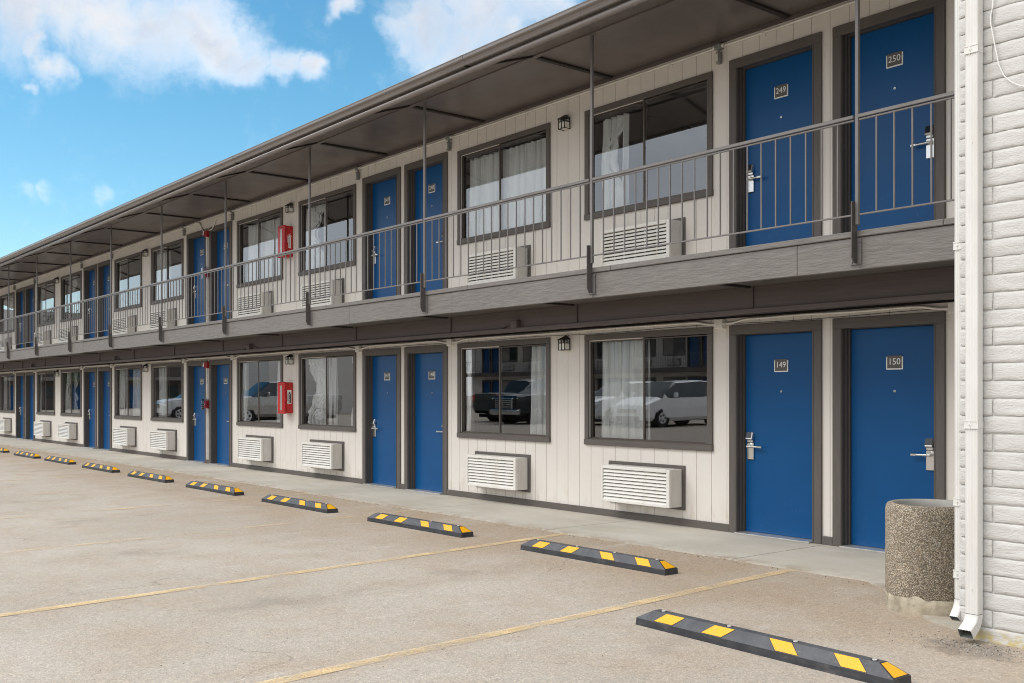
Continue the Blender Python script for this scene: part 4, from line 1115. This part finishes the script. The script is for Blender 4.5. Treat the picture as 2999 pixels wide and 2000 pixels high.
# ------------------------------------------------------------------ across the lot: the facing wing and parked vehicles (seen in the panes)
def facing_wing():
    t = thing('facing_motel_wing', 'matching two storey motel wing across the parking lot', 'building', (-66.0, -26.2, 0), R(180))
    # local frame turned by half a turn: local x runs to -X, local wall at y = WY faces +Y in the world
    def bx(name, boxes):
        m = MB()
        for b in boxes: m.box(*b)
        return m.build(name, t)
    x0, x1 = -46, 4
    bx('wall', [(x0, x1, WY, WY + .1, 0, 5.25, 'siding_paint'), (x0, x1, 20, 20.1, 0, 5.2, 'siding_paint')])
    bx('balcony_deck', [(x0, x1, 7.42, WY, 2.475, 2.785, 'beam_paint')])
    bx('soffit', [(x0, x1, 6.77, WY, 5.2, 5.26, 'soffit_paint')])
    rf = MB(); rf.add([(x0, 6.6, 5.15), (x1, 6.6, 5.15), (x1, 13.5, 7.6), (x0, 13.5, 7.6), (x0, 20.4, 5.15), (x1, 20.4, 5.15)], [(0, 1, 2, 3), (3, 2, 5, 4), (0, 3, 4), (1, 5, 2)], 'roof_shingle'); rf.build('roof', t)
    for fl in (0, 1):
        for k in range(NM + 1):
            for odd in (True, False):
                src = DOORS[149 if odd else 150]
                copy_tree(src, t, ((-6.985 if odd else -5.73) - PITCH * k + 7, WY - .14, fl * DZ_DOOR), 0, skip=('number_plate', 'peephole', 'threshold', 'lock'))
            for xo in (-9.225, -11.89):
                m = MB(); X = xo - PITCH * k + 7; zz = .845 + fl * DZ_WIN
                m.box(X, X + 2.0, WY - .03, WY - .001, zz, zz + 1.34, 'trim_paint')
                wn = m.build('window', t)
                p = MB(); p.box(X + .09, X + .98, WY - .034, WY - .03, zz + .09, zz + 1.25, 'car_glass'); p.box(X + 1.02, X + 1.91, WY - .034, WY - .03, zz + .09, zz + 1.25, 'room_paint'); p.build('pane', wn)
                a = MB(); A = X + .42; za = .175 + fl * DZ_WIN
                a.box(A, A + 1.2, WY - .02, WY - .001, za, za + .49, 'trim_paint'); a.box(A + .1, A + 1.165, WY - .235, WY - .02, za + .035, za + .455, 'ac_plastic')
                for q in range(8): a.box(A + .12, A + 1.12, WY - .238, WY - .235, za + .06 + q * .046, za + .078 + q * .046, 'black_gap')
                a.build('air_conditioner', t)
    rl = MB(); rl.box(x0, x1, 7.37, 7.41, 3.69, 3.72, 'rail_paint'); rl.box(x0, x1, 7.38, 7.395, 2.905, 2.92, 'rail_paint')
    x = x0
    while x < x1: rl.box(x - .006, x + .006, 7.383, 7.395, 2.92, 3.69, 'rail_paint'); x += .157
    x = x0 + 1
    while x < x1: rl.box(x - .015, x + .015, 7.37, 7.40, 2.6, 5.2, 'rail_paint'); x += 3.125
    rl.build('railing', t)
    b = thing('facing_brick_block', 'white brick stair block at the end of the facing wing', 'building', (-58.5, -10.0, 0), R(180))
    m = MB(); m.box(-1.5, 12, 0, 9, -.05, 5.7, 'brick_white')
    for c in range(54): m.box(-1.505, 12.005, -.004, 0.0, c * .1045 - .006, c * .1045 + .006, 'concrete_inner')
    m.build('wall', b)
    r = MB(); r.box(-1.8, 12.3, -.35, 9, 5.7, 5.95, 'gutter_metal'); r.build('roof_edge', b)
facing_wing()

def vehicle(name, label, cat, loc, rotz, paint, kind):
    t = thing(name, label, cat, loc, rotz, 'vehicles parked across the lot')
    # stations along local x (0 = nose): x, z_under, z_belt, z_top, half width low, half width belt, half width top
    if kind == 'van':
        L, wr, ax = 5.1, .34, (.95, 4.05)
        st = [(0, .32, .62, .64, .70, .74, .66), (.10, .24, .80, .84, .86, .88, .76), (.55, .22, .96, 1.0, .96, .96, .82), (.98, .22, 1.08, 1.14, .99, .99, .82), (1.28, .22, 1.10, 1.32, 1.0, .99, .76), (2.0, .22, 1.10, 1.72, 1.0, .98, .70), (3.4, .22, 1.12, 1.78, 1.0, .98, .70), (4.5, .24, 1.14, 1.70, .99, .97, .68), (4.95, .28, 1.12, 1.45, .95, .94, .70), (5.1, .40, 1.0, 1.05, .88, .88, .76)]
        gl = (4, 7)
    elif kind == 'suv':
        L, wr, ax = 4.9, .37, (.92, 3.85)
        st = [(0, .36, .80, .82, .76, .80, .72), (.10, .26, .96, 1.0, .90, .92, .80), (.6, .25, 1.06, 1.10, .97, .97, .84), (1.25, .25, 1.10, 1.15, .98, .98, .82), (1.65, .25, 1.14, 1.38, .98, .97, .74), (2.25, .25, 1.15, 1.72, .98, .96, .68), (3.4, .25, 1.16, 1.76, .98, .96, .70), (4.4, .27, 1.18, 1.72, .98, .95, .68), (4.78, .32, 1.16, 1.40, .94, .93, .72), (4.9, .42, 1.02, 1.06, .88, .88, .78)]
        gl = (4, 7)
    else:
        L, wr, ax = 5.8, .41, (1.0, 4.55)
        st = [(0, .48, 1.05, 1.08, .86, .90, .84), (.08, .34, 1.14, 1.20, .95, .97, .86), (.6, .34, 1.20, 1.26, 1.0, 1.0, .88), (1.35, .34, 1.22, 1.28, 1.0, 1.0, .86), (1.75, .34, 1.24, 1.50, 1.0, .99, .76), (2.3, .34, 1.26, 1.90, 1.0, .98, .72), (3.0, .34, 1.26, 1.93, 1.0, .98, .73), (3.75, .34, 1.26, 1.86, 1.0, .98, .72), (3.98, .34, 1.27, 1.30, 1.0, 1.0, .92), (5.7, .38, 1.27, 1.30, 1.0, 1.0, .92), (5.8, .5, 1.24, 1.27, .96, .96, .90)]
        gl = (4, 7)
    def half(s):
        x, zu, zb, zt, wl, wb, wt = s
        return [(x, wl * .86, zu), (x, wl, zu + .14), (x, wl * 1.01, (zu + zb) / 2 + .08), (x, wb, zb), (x, wt + .03, zt - .05), (x, wt * .82, zt), (x, 0, zt + .02)]
    b = MB(); g = MB(); m = len(half(st[0]))
    for sgn in (-1, 1):
        P = [[(p[0], p[1] * sgn, p[2]) for p in half(s)] for s in st]
        for i in range(len(st) - 1):
            for j in range(m - 1):
                q = [P[i][j], P[i + 1][j], P[i + 1][j + 1], P[i][j + 1]]
                if sgn < 0: q = q[::-1]
                glass = (j == 3 and gl[0] <= i < gl[1]) or (j >= 4 and i in (gl[0] - 1, gl[0])) or (j == 3 and i == gl[0] - 1)
                glass = glass or (kind != 'pickup' and j >= 3 and i == len(st) - 3)
                (g if glass else b).add(q, [(0, 1, 2, 3)], 'car_glass' if glass else paint, not glass)
        for e in (0, -1):
            q = P[e]; b.add(q + [(q[0][0], 0, q[0][2])], [tuple(range(len(q) + 1)) if (e == 0) == (sgn > 0) else tuple(range(len(q) + 1))[::-1]], paint)
        for i in range(gl[0], gl[1] + 1):
            a = P[i]; b.box(a[3][0] - .035, a[3][0] + .035, min(a[3][1], a[4][1]) - .004, max(a[3][1], a[4][1]) + .004, a[3][2], a[3][2] + .02, paint)
    b.box(.25, L - .25, -.8, .8, .2, .36, 'black_gap')
    b.build('body', t); g.build('window', t)
    for xx in ax:
        for s in (-1, 1):
            wv = MB(); y = s * (.98 if kind == 'pickup' else .97)
            wv.cyl((xx, y - s * .30, wr), (0, s, 0), wr + .055, .305, 'black_gap', 28); wv.cyl((xx, y - s * .22, wr), (0, s, 0), wr, .245, 'tyre', 28)
            wo = wv.build('wheel', t)
            rm = MB(); rm.cyl((xx, y + s * .026, wr), (0, s, 0), wr * .62, .004, 'rim', 20)
            for q in range(5):
                a = q * 2 * math.pi / 5; c = Vector((xx + math.cos(a) * wr * .36, y + s * .031, wr + math.sin(a) * wr * .36)); rm.cyl(c, (0, s, 0), wr * .13, .002, 'black_gap', 10)
            rm.build('rim', wo)
    front = st[1]
    for s in (-1, 1):
        h = MB(); zz = front[2] - (.10 if kind == 'pickup' else .12); h.cbox(.02, .42, min(s * .55, s * .93), max(s * .55, s * .93), zz - .08, zz + .07, 'lamp_clear', .03); h.build('headlight', t)
        h = MB(); zz = st[-2][2] - .12; h.cbox(L - .16, L + .01, min(s * .78, s * .97), max(s * .78, s * .97), zz - .22, zz + .08, 'lamp_red', .02); h.build('tail_light', t)
        mi = MB(); xm = st[gl[0]][0] + .25; mi.cbox(xm, xm + .1, min(s * 1.0, s * 1.2), max(s * 1.0, s * 1.2), st[gl[0]][2] + .02, st[gl[0]][2] + .2, paint, .03); mi.build('mirror', t)
    gr = MB()
    if kind == 'pickup':
        gr.cbox(-.06, .03, -.62, .62, .66, 1.10, 'chrome', .02)
        for i in range(5): gr.box(-.066, -.058, -.56, .56, .70 + i * .08, .74 + i * .08, 'black_gap')
        gr.cbox(-.10, .12, -.98, .98, .40, .62, 'chrome', .03)
    else:
        gr.cbox(-.03, .06, -.5, .5, front[2] - .26, front[2] - .10, 'black_gap', .01)
        for i in range(2): gr.box(-.035, -.028, -.48, .48, front[2] - .23 + i * .07, front[2] - .21 + i * .07, 'chrome')
        gr.cbox(-.02, .05, -.62, .62, .30, .42, 'black_gap', .01)
    gr.build('grille', t)
    return t
vehicle('minivan', 'white minivan parked nose out across the lot', 'car', (-27.6, -10.6, 0), R(-90), 'car_white', 'van')
vehicle('suv', 'white sport utility car parked beside the white minivan', 'car', (-30.6, -10.9, 0), R(-90), 'car_white', 'suv')
vehicle('pickup_truck', 'black pickup truck with chrome grille across the lot', 'truck', (-34.2, -9.9, 0), R(-90), 'car_black', 'pickup')
vehicle('pickup_truck', 'old dark green pickup truck with dull paint', 'truck', (-37.3, -17.0, 0), R(90), 'car_darkgreen', 'pickup')
vehicle('pickup_truck', 'silver pickup truck parked in front of the facing brick block', 'truck', (-43.0, -0.7, 0), R(-90), 'car_silver', 'pickup')
vehicle('suv', 'grey sport utility car at the far end of the lot', 'car', (-52.5, -1.5, 0), R(-90), 'car_grey', 'suv')

def trees():
    rnd = random.Random(11)
    mk = plain('leaf_green', (.045, .075, .025), .7, 0, .2, .35, 1.5); plain('bark', (.10, .075, .055), .9, 0, .2, .2, 6)
    def tree(loc, h, first=None, label=''):
        if first is not None: return copy_tree(first, None, loc, rnd.random() * 6)
        t = thing('tree', label, 'tree', loc, 0, 'trees beyond the parking lot')
        tr = MB(); tr.tube([(0, 0, 0), (.1, 0, 1.2), (0, .1, 2.6), (.1, .1, 4.2)], .2, 'bark', 9)
        for q in range(6):
            a = q * 1.05; tr.tube([(0, .05, 2.2 + q * .25), (.9 * math.cos(a), .9 * math.sin(a), 3.3 + q * .25), (1.7 * math.cos(a), 1.7 * math.sin(a), 4.3 + q * .3)], .06, 'bark', 6)
        tr.build('trunk', t)
        c = MB(); cl = [(rnd.gauss(0, 1.2), rnd.gauss(0, 1.2), rnd.uniform(2.8, h)) for _ in range(26)]
        for i in range(5200):
            p = Vector(rnd.choice(cl)) + Vector((rnd.gauss(0, .42), rnd.gauss(0, .42), rnd.gauss(0, .36))); d = Vector((rnd.gauss(0, 1), rnd.gauss(0, 1), rnd.gauss(0, 1))).normalized()
            e = d.orthogonal().normalized() * .09; f = d.cross(e); c.add([p - e, p - f * .6, p + e, p + f * .6], [(0, 1, 2, 3)], 'leaf_green')
        c.build('crown', t); return t
    rows = []
    a = tree((-84, -8, 0), 7.2, None, 'leafy green tree beyond the far end of the parking lot, nearest of four')
    for i, (x, y) in enumerate(((-79, -4, ), (-90, -12), (-76, -14))):
        o = tree((x, y, 0), 7, a); o['label'] = 'leafy green tree beyond the far end of the parking lot, %s of four' % ('second', 'farthest', 'third')[i]
    for i, (x, y) in enumerate(rows):
        o = tree((x + 2 * rnd.random(), y, 0), 7, a); o['label'] = 'leafy green tree in the far row behind the lot'; o['group'] = 'far row of trees behind the lot'; o.scale = (1.25, 1.25, 1.1)
trees()

def lodge():
    t = thing('lodge_building', 'long brown building with grey shingle roof beyond the far end of the lot', 'building', (-94, -12, 0))
    w = MB(); w.box(-24, 0, -26, 20, 0, 5.2, 'beam_paint'); w.build('wall', t)
    r = MB(); r.add([(.9, -27, 5.0), (.9, 21, 5.0), (-12, 21, 9.6), (-12, -27, 9.6), (-25, -27, 5.0), (-25, 21, 5.0)], [(0, 1, 2, 3), (3, 2, 5, 4), (0, 3, 4), (1, 5, 2)], 'roof_shingle'); r.build('roof', t)
    b = MB(); b.box(0, 1.3, -26, 20, 2.5, 2.8, 'fascia_paint'); b.build('balcony_deck', t)
    for fl in (0, 2.8):
        for i in range(9):
            y = -23 + 5 * i
            d = MB(); d.cbox(.0, .05, y, y + .95, fl + .02, fl + 2.1, 'door_blue', .01); d.build('door', t)
            n = MB(); n.cbox(.0, .06, y + 1.4, y + 3.4, fl + .85, fl + 2.15, 'trim_paint', .01); wn = n.build('window', t)
            g = MB(); g.box(.06, .07, y + 1.5, y + 3.3, fl + .95, fl + 2.05, 'car_glass'); g.build('pane', wn)
lodge()
